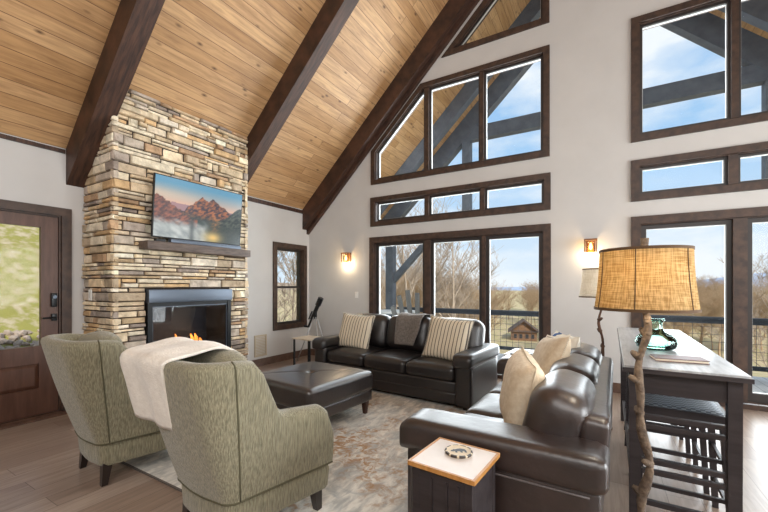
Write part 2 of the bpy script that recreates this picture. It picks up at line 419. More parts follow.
# left wall with front door and small window
def left_place(a, b, t): return (XL-t, a, b)
W_FD = [(0.62, 0.0), (1.742, 0.0), (1.742, 2.178), (0.62, 2.178)]
W_SM = [(4.602, 0.565), (5.449, 0.565), (5.449, 2.128), (4.602, 2.128)]
hs = [[(x, (0.0005 if z < 0.2 else z)) for x, z in inset(W_FD, 0.07)], inset(W_SM, 0.06)]
wl = link('wall_west', wall_with_holes([(YB, -0.1), (YG, -0.1), (YG, ZE), (YB, ZE)], hs, TH, left_place), M_wall); wl['kind'] = 'structure'
def right_place(a, b, t): return (XR+t, a, b)
W_ADDED = [(0.7, 0.5), (4.7, 0.5), (4.7, 2.6), (0.7, 2.6)]  # unseen opening, added so the east fill lamp can shine in
o = link('wall_east', wall_with_holes([(YB, -0.1), (YG, -0.1), (YG, ZE), (YB, ZE)], [inset(W_ADDED, 0.07)], TH, right_place), M_wall); o['kind'] = 'structure'
bm = wall_with_holes([(XL-TH, -0.1), (XR+TH, -0.1), (XR+TH, ZE), (XR, ZE), (XRIDGE, zc(XRIDGE-1e-6)), (XL, ZE), (XL-TH, ZE)], [], TH, lambda a, b, t: (a, YB-t, b))
o = link('wall_south', bm, M_wall); o['kind'] = 'structure'

# windows: casing + frame, one glass pane and one sash per light
def window(name, poly, panes, place, casing=0.078, sash=0.028, door=False, gl=M_glass, light=True, top_in=0.0, label=None):
    root = empty(name, (0, 0, 0)); root['kind'] = 'structure'
    if label: root['label'] = label
    bm = bmesh.new(); inn = inset(poly, casing)
    if door:
        inn = [(x, (0.05 if z < 1 else z)) for x, z in inn]
    ring(bm, poly, inn, place, -0.028, -0.001)
    ring(bm, inset(poly, 0.075), inset(poly, casing+0.012) if not door else [(x, (0.062 if z < 1 else z)) for x, z in inset(poly, casing+0.012)], place, -0.0005, TH)
    link('window_frame' if not door else 'door_frame', bm, M_trim, root)
    iner = inset(poly, casing+0.012)
    if door: iner = [(x, (0.062 if z < 1 else z)) for x, z in iner]
    zs = [z for _, z in iner]
    for k in range(len(panes)-1):
        # solid mullion between panes
        a, b = panes[k][1], panes[k+1][0]
        q = clipx(iner, a-0.002, b+0.002)
        bm = bmesh.new(); solid(bm, q, place, -0.012, 0.11); link('mullion', bm, M_trim, root)
    for (a, b) in panes:
        q = clipx(iner, a, b)
        # drop duplicate points
        qq = []
        for p in q:
            if not qq or (Vector(p)-Vector(qq[-1])).length > 1e-4: qq.append(p)
        if (Vector(qq[0])-Vector(qq[-1])).length < 1e-4: qq.pop()
        q = qq
        g = inset(q, sash)
        if door: g = [(x, (0.17 if z < 1 else z)) for x, z in g]
        if len(g) < 3: continue
        bm = bmesh.new(); ring(bm, q, g, place, 0.03, 0.085); s_ = link('sash', bm, M_sash, root)
        if light:
            bm = bmesh.new(); g2 = inset(g, 0.006)
            ring(bm, g, g2, place, 0.05, 0.075); link('glazing_bead', bm, M_sashl, s_)
        bm = bmesh.new(); solid(bm, g, place, 0.060, 0.066); link('glass', bm, gl, s_)
    return root
PL = [(-3.40, -2.50), (-2.40, -1.585), (-1.525, -0.66)]
window('window_1', W_TOP_L, [(-3.405, -2.487), (-2.415, -1.583), (-1.527, -0.66)], gable_place)
window('window_2', W_TR_L, [(-3.41, -2.48), (-2.414, -1.57), (-1.51, -0.66)], gable_place)
window('window_3', W_TRI_L, [(-2.3, -0.55)], gable_place)
window('door_1', W_DOOR_L, [(-3.43, -2.485), (-2.392, -1.55), (-1.50, -0.66)], gable_place, casing=0.095, sash=0.05, door=True)
window('window_4', W_TOP_R, [(0.40, 1.245), (1.305, 2.16), (2.23, 3.14)], gable_place)
window('window_5', W_TR_R, [(0.40, 1.22), (1.30, 2.16), (2.23, 3.14)], gable_place)
window('window_6', W_TRI_R, [(0.2, 1.95)], gable_place)
window('door_2', W_DOOR_R, [(0.40, 1.26), (1.375, 2.22), (2.28, 3.14)], gable_place, casing=0.095, sash=0.05, door=True)
window('added_window_8', W_ADDED, [(0.79, 2.66), (2.74, 4.61)], right_place)  # unseen window, added only to let the east fill in
# small double-hung window in the left wall
root = empty('window_7'); root['kind'] = 'structure'
bm = bmesh.new(); inn = inset(W_SM, 0.085); ring(bm, W_SM, inn, left_place, -0.028, -0.001)
ring(bm, inset(W_SM, 0.065), inset(W_SM, 0.095), left_place, -0.0005, TH); link('window_frame', bm, M_trim, root)
q = inset(W_SM, 0.095); (ya, za), (yb, zb) = q[0], q[2]; zm = 1.33
for z0, z1, t in ((zm-0.02, zb, 0.07), (za, zm+0.02, 0.045)):
    p = [(ya, z0), (yb, z0), (yb, z1), (ya, z1)]; g = inset(p, 0.04)
    bm = bmesh.new(); ring(bm, p, g, left_place, t-0.012, t+0.02); s_ = link('sash', bm, M_sash, root)
    bm = bmesh.new(); solid(bm, g, left_place, t, t+0.005); link('glass', bm, M_glass, s_)
# front door
root = empty('door_3'); root['kind'] = 'structure'
bm = bmesh.new(); inn = [(x, 0.02 if z < .2 else z) for x, z in inset(W_FD, 0.085)]
ring(bm, W_FD, inn, left_place, -0.03, -0.001)
i2 = [(x, 0.03 if z < .2 else z) for x, z in inset(W_FD, 0.10)]
ring(bm, [(x, 0.002 if z < .2 else z) for x, z in inset(W_FD, 0.075)], i2, left_place, -0.0005, TH); link('door_frame', bm, M_trim, root)
leaf = [(0.722, 0.032), (1.640, 0.032), (1.640, 2.076), (0.722, 2.076)]
gh = [(0.86, 0.735), (1.50, 0.735), (1.50, 1.955), (0.86, 1.955)]
ph = [(0.86, 0.30), (1.485, 0.30), (1.485, 0.555), (0.86, 0.555)]
lf = link('door_leaf', wall_with_holes(leaf, [gh, ph], 0.045, lambda a, b, t: (XL-0.02-t, a, b)), M_door, root)
bm = bmesh.new(); solid(bm, gh, lambda a, b, t: (XL-0.02-t, a, b), 0.02, 0.026); link('glass', bm, M_glass, lf)
bm = bmesh.new()
pp = ph; pin = inset(ph, 0.035)
A = [bm.verts.new((XL-0.022-0.018, a, b)) for a, b in pp]; B = [bm.verts.new((XL-0.022, a, b)) for a, b in pin]
for i in range(4): bm.faces.new((A[i], A[(i+1) % 4], B[(i+1) % 4], B[i]))
bm.faces.new(B); link('raised_panel', bm, M_door, lf)
bm = bbox(XL-0.02, XL+0.016, 1.575, 1.625, 1.13, 1.275, 0.01); lk = link('smart_lock', bm, M_black, lf, smooth=40)
bm = bmesh.new(); lathe(bm, [(0.0, 0), (0.018, 0), (0.018, 0.012), (0.0, 0.012)], 16, Matrix.Translation((XL+0.016, 1.60, 1.235)) @ Matrix.Rotation(R(90), 4, 'Y')); link('keypad_dial', bm, M_hood, lk)
bm = bbox(XL-0.02, XL+0.014, 1.580, 1.622, 0.985, 1.06, 0.006); hd = link('handle', bm, M_black, lf, smooth=40)
bm = bmesh.new(); tube(bm, [(XL+0.014, 1.60, 1.02), (XL+0.055, 1.60, 1.02), (XL+0.06, 1.59, 1.02), (XL+0.06, 1.49, 1.02)], 0.009, 8); link('lever', bm, M_black, hd, smooth=50)
bm = bmesh.new(); box(bm, XL, XL+0.11, 0.64, 1.725, 0.0, 0.022); link('threshold', bm, M_base, root)

# baseboards and eave trim
def baseboard(name, x0, x1, y0, y1, z=0.125):
    bm = bmesh.new(); box(bm, x0, x1, y0, y1, 0.0, z); o = link(name, bm, M_base); o['kind'] = 'structure'
baseboard('baseboard_west', XL, XL+0.018, 1.75, 1.84)
baseboard('baseboard_west', XL, XL+0.018, 3.58, YG-0.002)
baseboard('baseboard_north', XL+0.02, -3.55, YG-0.018, YG)
baseboard('baseboard_north', -0.595, 0.305, YG-0.018, YG)
baseboard('baseboard_north', 3.24, XR, YG-0.018, YG)
bm = bmesh.new(); box(bm, XL, XL+0.02, 3.58, 5.34, ZE-0.085, ZE-0.02); o = link('trim_1', bm, M_beam); o['kind'] = 'structure'
bm = bmesh.new(); box(bm, XL, XL+0.02, -1.5, 1.69, ZE-0.055, ZE-0.015); o = link('trim_2', bm, M_beam); o['kind'] = 'structure'

# rafters
def rafter(y0, y1, zu, name='ceiling_beam', m=M_beam, both=True, top=0.0, label=None, sides=(-1, 1)):
    for s in sides:
        f = (lambda x: x) if s < 0 else (lambda x: 2*XRIDGE-x)
        xr = XRIDGE-0.001
        poly = [(f(XL+0.001), zu), (f(xr), zu+SL*(xr-XL)), (f(xr), zc(xr)-0.002), (f(XL+0.001), ZE-0.002)]
        bm = bmesh.new(); prism_xz(bm, poly, y0, y1)
        o = link(name, bm, m); o['kind'] = 'structure'
for y0, y1 in ((-1.92, -1.73), (-0.10, 0.09), (1.70, 1.893), (3.53, 3.712)): rafter(y0, y1, ZU)
bm = None
rafter(5.35, 5.462, ZU); rafter(5.464, YG-0.001, ZU2)
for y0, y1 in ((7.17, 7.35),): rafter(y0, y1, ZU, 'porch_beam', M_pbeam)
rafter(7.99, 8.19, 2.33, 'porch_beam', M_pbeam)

# ------------------------------------------------------------------ porch: truss, deck, railing
def porch_part(name, bm):
    o = link(name, bm, M_pbeam); o['kind'] = 'structure'; return o
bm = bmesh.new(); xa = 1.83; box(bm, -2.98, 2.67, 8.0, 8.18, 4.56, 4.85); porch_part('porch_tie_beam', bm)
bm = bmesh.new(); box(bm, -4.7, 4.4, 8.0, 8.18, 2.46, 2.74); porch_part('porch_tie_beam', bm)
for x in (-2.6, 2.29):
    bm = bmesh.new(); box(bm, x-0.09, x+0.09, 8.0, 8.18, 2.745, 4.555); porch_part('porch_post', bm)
for x in (-4.56, 4.25):
    bm = bmesh.new(); box(bm, x-0.10, x+0.10, 8.0, 8.18, -0.13, 2.455); porch_part('porch_post', bm)
for s in (-1, 1):
    f = (lambda x: x) if s < 0 else (lambda x: 2*XRIDGE-x)
    bm = bmesh.new(); prism_xz(bm, [(f(-4.455), 1.42), (f(-4.455), 1.62), (f(-3.62), 2.455), (f(-3.42), 2.455)], 8.03, 8.15); porch_part('porch_brace', bm)
bm = bmesh.new(); box(bm, YG+TH+0.002, 8.3, -4.8, 5.1, -0.18, -0.13)
o = link('deck_floor', bm, M_deck, rot=(0, 0, R(90))); o['kind'] = 'structure'; o.location = (0, 0, 0)
o.rotation_euler = (0, 0, R(90))
# railing, one section per bay between posts
def railing(x0, x1, label):
    r_ = empty('deck_railing', ((x0+x1)/2, 8.08, -0.13)); tag(r_, label, 'railing', 'wire deck railing sections')
    h = (x1-x0)/2; 
    bm = bmesh.new(); box(bm, -h, h, -0.06, 0.06, 0.925, 0.965); link('top_rail', bm, M_rail, r_)
    bm = bmesh.new(); box(bm, -h, h, -0.018, 0.018, 0.855, 0.922); link('upper_rail', bm, M_rail, r_)
    bm = bmesh.new(); box(bm, -h, h, -0.02, 0.02, 0.13, 0.20); link('bottom_rail', bm, M_rail, r_)
    bm = bmesh.new(); t = 0.0028
    k = -h+0.05
    while k < h: box(bm, k-t, k+t, -t, t, 0.20, 0.857); k += 0.125
    z = 0.30
    while z < 0.85: box(bm, -h, h, -t, t, z-t, z+t); z += 0.125
    link('wire_mesh', bm, M_wire, r_)
    for sx in (-1, 1):
        pass
    bm = bmesh.new(); box(bm, h, h+0.1, -0.05, 0.05, 0.0, 1.0); link('post', bm, M_rail, r_)
railing(-4.35, -2.27, 'wire deck railing section next to the corner porch post with brace')
railing(-2.17, -0.45, 'wire deck railing section seen through the middle and right panes of the left glass doors')
railing(-0.35, 1.84, 'wire deck railing section behind the burlap lamp and console table')
railing(1.94, 4.1, 'wire deck railing section at the far right behind the last glass door')

# ================================================================== OUTSIDE
random.seed(5)
def ground_z(x, y):
    d = math.hypot(x, y-6)
    z = -2.6-0.115*max(0, min(d, 70)-3)
    z = max(z, -10.2)
    if y < 9:      # hillside by the front door
        z = z*max(0, min(1, (y-3)/6)) if y > 3 else 0*z
    hill = max(0, (-x-6.2))*0.62
    wgt = max(0.0, min(1.0, (6.0-y)/3.5+0.45))
    near = -0.22+min(hill, 7.0)
    if x < -5.2:
        z = near*wgt+z*(1-wgt)
    elif y < 9: z = min(z, -0.5)
    if d > 110: z += min((d-110)*0.06, 7.5)
    z += 0.35*noise.noise(Vector((x*0.12, y*0.12, 0)))*min(1, d/12)
    if abs(x) < 7 and y < 10: z = min(z, -0.25)
    return z
bm = bmesh.new(); n = 150
def gc(k):
    t = k/n*2-1; return math.copysign(abs(t)**2.3*330+abs(t)*14, t)
grid = [[bm.verts.new((gc(i), gc(j)+6, ground_z(gc(i), gc(j)+6))) for j in range(n+1)] for i in range(n+1)]
for i in range(n):
    for j in range(n): bm.faces.new((grid[i][j], grid[i+1][j], grid[i+1][j+1], grid[i][j+1])).material_index = 1 if (gc(i) < -5.0 and gc(j)+6 < 7.5) else 0
M_hill = mat('grass_hillside', (184, 168, 140), 0.95, col2=(146, 140, 72), scale=5.0, detail=14, bump=1.0, bscale=9, ramp=(0.38, 0.54), stretch=(0.6, 1, 1.6))
M_ground = mat('meadow', (198, 176, 142), 0.95, col2=(176, 164, 116), scale=0.6, detail=9, bump=0.5, bscale=3, ramp=(0.42, 0.6))
o = link('ground', bm, [M_ground, M_hill], smooth=True); o['kind'] = 'structure'
# rocky bank at the foot of the hillside, seen through the front door glass
bm = bmesh.new(); rr_ = random.Random(9)
for k in range(1500):
    x, y = rr_.uniform(-7.55, -6.3), rr_.uniform(-0.5, 4.5); sz = rr_.uniform(0.025, 0.065)
    M_ = Matrix.Translation((x, y, ground_z(x, y)+sz*0.2)) @ Matrix.Rotation(rr_.uniform(0, 6), 4, Vector((rr_.random(), rr_.random(), 1)).normalized()) @ Matrix.Diagonal((sz*1.3, sz, sz*0.7, 1))
    bmesh.ops.create_icosphere(bm, subdivisions=1, radius=1.0, matrix=M_)
o = link('loose_rocks', bm, mat('bank_rock', (196, 176, 160), 0.95, col2=(150, 134, 122), scale=1.7, detail=4)); tag(o, 'bank of loose pinkish rocks outside the front door glass', 'rocks', kind='stuff')
# distant ridges
def ridge(name, dist, a0, a1, hfun, depth, col, sd):
    bm = bmesh.new(); K = 90; rows = []
    for k in range(K+1):
        a = a0+(a1-a0)*k/K; hgt = hfun(k/K)+1.6*noise.fractal(Vector((k*0.09+sd, sd, 0)), 1.0, 2.0, 4)*dist/500
        rows.append([bm.verts.new((math.sin(a)*(dist+dd*depth), math.cos(a)*(dist+dd*depth), z)) for dd, z in ((-1, -30), (0, hgt), (1, -30))])
    for p, q in zip(rows, rows[1:]):
        for i in range(2): bm.faces.new((p[i], q[i], q[i+1], p[i+1]))
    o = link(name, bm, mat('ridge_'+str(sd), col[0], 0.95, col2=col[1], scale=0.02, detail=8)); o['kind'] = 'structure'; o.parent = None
    return o
ridge('distant_hills', 900, R(-60), R(70), lambda t: -1+25*max(0, min(1, (t-0.49)/0.09)), 200, ((172, 188, 212), (160, 178, 206)), 3)  # bluish distance haze is put into the hill colours
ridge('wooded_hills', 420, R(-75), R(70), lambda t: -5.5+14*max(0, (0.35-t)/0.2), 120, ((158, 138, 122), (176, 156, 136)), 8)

def tree_mesh(seed, h=9.0, spread=0.42, levels=4, r0=0.13, kids=(4, 6), seg=5):
    rnd = random.Random(seed); bmt = bmesh.new(); bmb = bmesh.new()
    def grow(p, d, L, r, lv, bm):
        pts = [p]; rs = [r]; k = 4 if lv else 7
        q = p.copy(); dd = d.copy()
        for i in range(k):
            dd = (dd+Vector((rnd.uniform(-1, 1), rnd.uniform(-1, 1), rnd.uniform(-0.4, 0.8)))*(0.16 if lv else 0.07)).normalized()
            q = q+dd*L/k; pts.append(q.copy()); rs.append(r*(1-0.75*(i+1)/k)+0.004)
        tube(bm, pts, rs, seg if lv < 2 else 3, cap=False)
        if lv >= levels: return
        nk = rnd.randint(*kids)+(4 if lv == 0 else 0)
        for j in range(nk):
            t = rnd.uniform(0.28 if lv == 0 else 0.15, 1.0); i = min(k-1, int(t*k)); s = pts[i].lerp(pts[i+1], t*k-i)
            ang = rnd.uniform(0, 2*math.pi); side = Vector((math.cos(ang), math.sin(ang), rnd.uniform(0.2, 0.9)))
            nd = (d*0.55+side*(spread+0.35)).normalized()
            grow(s, nd, L*rnd.uniform(0.38, 0.58)*(1.1-0.4*t if lv == 0 else 1), rs[i]*0.5, lv+1, bmb)
    grow(Vector((0, 0, 0)), Vector((0, 0, 1)), h, r0, 0, bmt)
    return bmt, bmb
def make_tree(seed, label, loc, m, sc=1.0, **k):
    r_ = empty('bare_tree', loc); tag(r_, label, 'tree'); r_.scale = (sc, sc, sc)
    t, b = tree_mesh(seed, **k)
    link('trunk', t, m, r_, smooth=True); link('branches', b, m, r_, smooth=True)
    return r_
def P(u, depth):   # ground point seen at picture column u
    r_ = (u-384)/F*depth
    return (-0.507*depth+0.862*r_, 0.862*depth+0.507*r_)
protos = []
T1 = make_tree(14, 'tall bare tree seen through the middle pane of the left glass doors', (*P(452, 19), 0), M_tree, h=7.6, r0=0.085, kids=(5, 6))
T1.location.z = ground_z(T1.location.x, T1.location.y)
T2 = make_tree(23, 'slim bare tree seen through the left pane of the left glass doors', (*P(404, 16), 0), M_tree, h=8.0, spread=0.25, r0=0.08, kids=(5, 6))
T2.location.z = ground_z(T2.location.x, T2.location.y)
T3 = make_tree(37, 'bare tree outside the small double hung window', (*P(291, 11.5), 0), M_tree, h=4.6, r0=0.05, kids=(5, 6))
T3.location.z = ground_z(T3.location.x, T3.location.y)
T4 = make_tree(41, 'bare tree at the far right edge beyond the deck', (*P(768, 15), 0), M_tree, h=5.0, r0=0.05, kids=(5, 6))
T4.location.z = ground_z(T4.location.x, T4.location.y)
T5 = copy_tree(T2); T5['label'] = 'bare tree leaning in front of the woods, right of the tall tree'; x, y = P(468, 24); T5.location = (x, y, ground_z(x, y)); T5.rotation_euler.z = 2.0; T5.scale = (0.75,)*3
T6 = copy_tree(T1); T6['label'] = 'wide bare tree low behind the left porch post'; x, y = P(385, 25); T6.location = (x, y, ground_z(x, y)); T6.rotation_euler.z = 1.0; T6.scale = (0.9,)*3
T7 = copy_tree(T3); T7['label'] = 'thin bare sapling behind the tall tree in the middle pane'; x, y = P(438, 21); T7.location = (x, y, ground_z(x, y)); T7.rotation_euler.z = 2.5; T7.scale = (1.5,)*3
woods = [make_tree(100+i, 'bare brown tree in the woods across the meadow', (0, 0, -50), M_tree2, h=9, levels=3, r0=0.13, kids=(8, 10), seg=4, spread=0.5) for i in range(4)]
cnt = 0
for i in range(290):
    u = random.uniform(370, 800); dep = random.uniform(55, 135)
    if u < 470: dep = random.uniform(38, 100)
    x, y = P(u, dep)
    if 488 < u < 548 and dep < 98: continue
    if y < 9: continue
    src_ = woods[i % 4]
    o = src_ if i < 4 else copy_tree(src_)
    o.location = (x, y, ground_z(x, y)-0.3); o.rotation_euler.z = random.uniform(0, 6.28)
    s = random.uniform(0.75, 1.05); 
    if u < 470: s = random.uniform(0.7, 1.0)
    o.scale = (s*1.3, s*1.3, s); o['group'] = 'trees of the far woods'
for o in woods: o['group'] = 'trees of the far woods'
# far log cabin
x, y = P(524, 78)
cb = empty('log_cabin', (x, y, ground_z(x, y)-0.1), R(12)); cb.scale = (0.82, 0.82, 0.82); tag(cb, 'brown gabled log cabin down in the meadow beyond the railing', 'cabin')
M_logw = mat('cabin_logs', (112, 84, 64), 0.9, col2=(136, 104, 80), scale=1, stretch=(1, 1, 6)); M_roof = mat('cabin_roof', (84, 66, 58), 0.9, col2=(104, 86, 76), scale=1)
bm = bmesh.new(); prism_xz(bm, [(-3.1, 0), (3.1, 0), (3.1, 2.6), (0, 5.0), (-3.1, 2.6)], 0, 7); link('wall', bm, M_logw, cb)
for s in (-1, 1):
    bm = bmesh.new(); prism_xz(bm, [(0, 5.1), (s*3.9, 2.1), (s*3.9, 2.3), (0, 5.35)], -0.9, 7.6); link('roof', bm, M_roof, cb)
M_cw = mat('cabin_window', (52, 54, 58), 0.2)
for x in (-2.1, -0.75, 0.75, 2.1):
    bm = bmesh.new(); box(bm, x-0.4, x+0.4, -0.06, 0.0, 0.7, 1.9); w_ = link('window', bm, M_roof, cb)
    bm = bmesh.new(); box(bm, x-0.3, x+0.3, -0.09, -0.061, 0.8, 1.8); link('pane', bm, M_cw, w_)
bm = bmesh.new(); box(bm, -3.3, 3.3, -0.5, -0.1, 2.35, 2.6); link('cross_beam', bm, M_roof, cb)

# adirondack chair on the deck
ac = empty('adirondack_chair', (-3.22, 6.7, -0.13), R(200)); ac.scale = (0.85, 1.0, 1.24); tag(ac, 'grey fan-backed adirondack chair on the deck outside the left pane', 'chair')
for k, (x, h_) in enumerate(((-0.24, 0.84), (-0.12, 0.95), (0.0, 1.0), (0.12, 0.95), (0.24, 0.84))):
    M_ = Matrix.Translation((0, 0.20, 0.20)) @ Matrix.Rotation(R(-20), 4, 'X') @ Matrix.Rotation(R(x*55+6), 4, 'Y')
    bm = soft(0.11, 0.022, h_, 0.010, 6, fn=lambda p: p, M=M_ @ Matrix.Translation((x*0.8, 0, h_/2))); link('back_slat', bm, M_grey_ad, ac, smooth=40)
bm = bbox(-0.27, 0.27, -0.30, 0.25, 0.33, 0.36); link('seat', bm, M_grey_ad, ac)
for s in (-1, 1):
    bm = bbox(s*0.33-0.06, s*0.33+0.06, -0.34, 0.32, 0.58, 0.605); link('armrest', bm, M_grey_ad, ac)
    bm = bbox(s*0.29-0.015, s*0.29+0.015, -0.32, -0.22, 0.0, 0.58); link('leg', bm, M_grey_ad, ac)
    bm = bbox(s*0.29-0.015, s*0.29+0.015, 0.20, 0.28, 0.0, 0.58); link('leg', bm, M_grey_ad, ac)
# white outdoor table
ot = empty('outdoor_table', (-3.95, 7.15, -0.13)); ot.scale = (1, 1, 1.28); tag(ot, 'white round outdoor table behind the sofa, outside the left glass doors', 'table')
bm = bmesh.new(); lathe(bm, [(0.0, 0.70), (0.50, 0.70), (0.52, 0.715), (0.50, 0.73), (0.0, 0.73)], 32); link('table_top', bm, M_whitetop, ot, smooth=40)
bm = bmesh.new(); lathe(bm, [(0.04, 0.02), (0.04, 0.70)], 12); link('pedestal', bm, M_whitetop, ot, smooth=40)
bm = bmesh.new(); lathe(bm, [(0.0, 0.0), (0.26, 0.0), (0.26, 0.02), (0.0, 0.03)], 24); link('base', bm, M_whitetop, ot)
# grey slatted planter and red bowl at the right
pb = empty('planter_box', (2.55, 7.55, -0.13)); tag(pb, 'grey slatted planter box outside the far right glass door', 'planter')
for k in range(5):
    bm = bmesh.new(); box(bm, -0.35, 0.35, -0.2, 0.2, 0.02+k*0.15, 0.155+k*0.15); link('slat', bm, M_grey_ad, pb)
bm = bmesh.new(); box(bm, -0.38, 0.38, -0.23, 0.23, 0.772, 0.81); link('rim', bm, M_rail, pb)
rb = link('red_bowl', lathe(bmesh.new(), [(0.0, 0.0), (0.08, 0.0), (0.19, 0.07), (0.2, 0.09), (0.18, 0.08), (0.07, 0.02), (0, 0.02)], 24), M_red, smooth=True, loc=(2.12, 6.55, -0.13)); tag(rb, 'red bowl standing on the pale deck outside the right door', 'bowl')

# ================================================================== FIREPLACE
CX, CY0, CY1 = -4.30, 1.853, 3.525
fp = empty('stone_fireplace', (XL, (CY0+CY1)/2, 0)); tag(fp, 'tall stacked ledge stone fireplace chimney rising to the plank ceiling', 'fireplace')
FPO = Vector(fp.location)
def zin(x): return ZE+SL*(x-XL)-0.03
rnd = random.Random(4)
PAL = [(240, 230, 210), (236, 224, 200), (230, 214, 186), (238, 228, 212), (222, 202, 172), (214, 194, 164), (206, 182, 148), (200, 182, 158), (226, 208, 180), (188, 170, 146), (200, 188, 174), (176, 164, 154), (208, 176, 134), (182, 152, 122), (150, 138, 130), (234, 222, 200), (224, 210, 188)]
bm = bmesh.new(); cl = bm.loops.layers.float_color.new('Col')
def stone(p0, e1, e2, en, a0, a1, b0, b1, dep, back=0.05):
    """quad block in the plane p0 + a*e1 + b*e2, sticking out by dep along en"""
    g = 0.0035; a0 += g; a1 -= g; b0 += g*0.8; b1 -= g*0.8
    if a1-a0 < 0.01 or b1-b0 < 0.008: return
    c = rnd.choice(PAL); k = rnd.uniform(0.96, 1.12); col = [s2l(min(255, q*k)) for q in c]+[1.0]
    ch = min(0.010, (b1-b0)*0.28); jt = min(0.007, (b1-b0)*0.13)
    j = lambda s: rnd.uniform(-s, s)
    def pt(a, b, n_): return bm.verts.new(p0+e1*a+e2*b+en*n_)
    o_ = [pt(a0, b0, -back), pt(a1, b0, -back), pt(a1, b1, -back), pt(a0, b1, -back)]
    m_ = [pt(a0+abs(j(jt)), b0+abs(j(jt)), dep-ch), pt(a1-abs(j(jt)), b0+abs(j(jt)), dep-ch), pt(a1-abs(j(jt)), b1-abs(j(jt)), dep-ch), pt(a0+abs(j(jt)), b1-abs(j(jt)), dep-ch)]
    f_ = [pt(a0+ch+abs(j(.005)), b0+ch+j(.002), dep+j(.006)), pt(a1-ch-abs(j(.008)), b0+ch+j(.004), dep+j(.006)), pt(a1-ch-abs(j(.008)), b1-ch+j(.004), dep+j(.006)), pt(a0+ch+abs(j(.008)), b1-ch+j(.004), dep+j(.006))]
    fs = [bm.faces.new(f_)]
    for A_, B_ in ((o_, m_), (m_, f_)):
        for i in range(4): fs.append(bm.faces.new((A_[i], A_[(i+1) % 4], B_[(i+1) % 4], B_[i])))
    for f in fs:
        for l in f.loops: l[cl] = col
X_, Y_, Z_ = Vector((1, 0, 0)), Vector((0, 1, 0)), Vector((0, 0, 1))
fbx = (2.175, 3.235, 0.24, 1.315)
rowsA = []; z = 0.0
while z < 3.47:
    h_ = rnd.choice([0.035, 0.045, 0.05, 0.06, 0.07, 0.085, 0.10]); rowsA.append((z, min(z+h_, 3.475))); z += h_
wid = CY1-CY0
for z0, z1 in rowsA:
    if z1 > zin(CX)-0.0: z1 = zin(CX)
    if z1-z0 < 0.012: continue
    a = 0.0
    while a < wid:
        L_ = rnd.choice([0.09, 0.14, 0.18, 0.22, 0.28, 0.34, 0.42])*rnd.uniform(0.85, 1.15)
        b = a+L_
        if wid-b < 0.07: b = wid
        dep = rnd.uniform(-0.016, 0.030)
        segs = [(a, b)]
        ya, yb = CY0+a, CY0+b
        if z1 > fbx[2] and z0 < fbx[3]:
            segs = []
            if ya < fbx[0]: segs.append((a, min(b, fbx[0]-CY0)))
            if yb > fbx[1]: segs.append((max(a, fbx[1]-CY0), b))
        for s0, s1 in segs:
            split = (z1-z0) > 0.065 and rnd.random() < 0.35
            if split:
                zm_ = z0+(z1-z0)*rnd.uniform(0.4, 0.6)
                stone(Vector((CX, CY0, 0)), Y_, Z_, X_, s0, s1, z0, zm_, dep); stone(Vector((CX, CY0, 0)), Y_, Z_, X_, s0, s1, zm_, z1, rnd.uniform(-0.012, 0.022))
            else: stone(Vector((CX, CY0, 0)), Y_, Z_, X_, s0, s1, z0, z1, dep)
        a = b
dpt = CX-XL
for side, ey in ((CY0, -Y_), (CY1, Y_)):
    for z0, z1 in rowsA:
        a = 0.0
        while a < dpt:
            b = a+rnd.choice([0.10, 0.16, 0.22, 0.30])*rnd.uniform(0.85, 1.15)
            if dpt-b < 0.06: b = dpt
            zt = min(z1, zin(XL+a)-0.005)
            if side == CY1 and z1 > 2.40: zt = min(zt, z1)
            dd = rnd.uniform(-0.002, 0.004)
            if zt-z0 > 0.012: stone(Vector((XL, side, 0)), X_, Z_, ey, a, b+(0.012 if b == dpt else 0), z0, zt, (dd if side == CY0 else 0.002) if zt > 2.36 else rnd.uniform(-0.004, 0.02))
            a = b
bmesh.ops.translate(bm, verts=bm.verts[:], vec=-FPO)
link('stone_facing', bm, M_stone, fp)
# core behind the stones, with the firebox left open
bm = bmesh.new(); k_ = 0.02
def zslab(y0, y1, z0, z1):
    box(bm, XL+0.005, CX-k_, y0, y1, z0, z1)
zslab(CY0+k_, fbx[0], 0, 2.78); zslab(fbx[1], CY1-k_, 0, 2.78); zslab(fbx[0], fbx[1], fbx[3], 2.78); zslab(fbx[0], fbx[1], 0, fbx[2])
prism_xz(bm, [(XL+0.005, 2.78), (CX-k_, 2.78), (CX-k_, zin(CX-k_)), (XL+0.005, zin(XL+0.005))], CY0+k_, CY1-k_)
bmesh.ops.translate(bm, verts=bm.verts[:], vec=-FPO); link('chimney_core', bm, M_mortar, fp)
def fpart(name, bm, m, parent=None, smooth=None):
    bmesh.ops.translate(bm, verts=bm.verts[:], vec=-FPO); return link(name, bm, m, parent or fp, smooth=smooth)
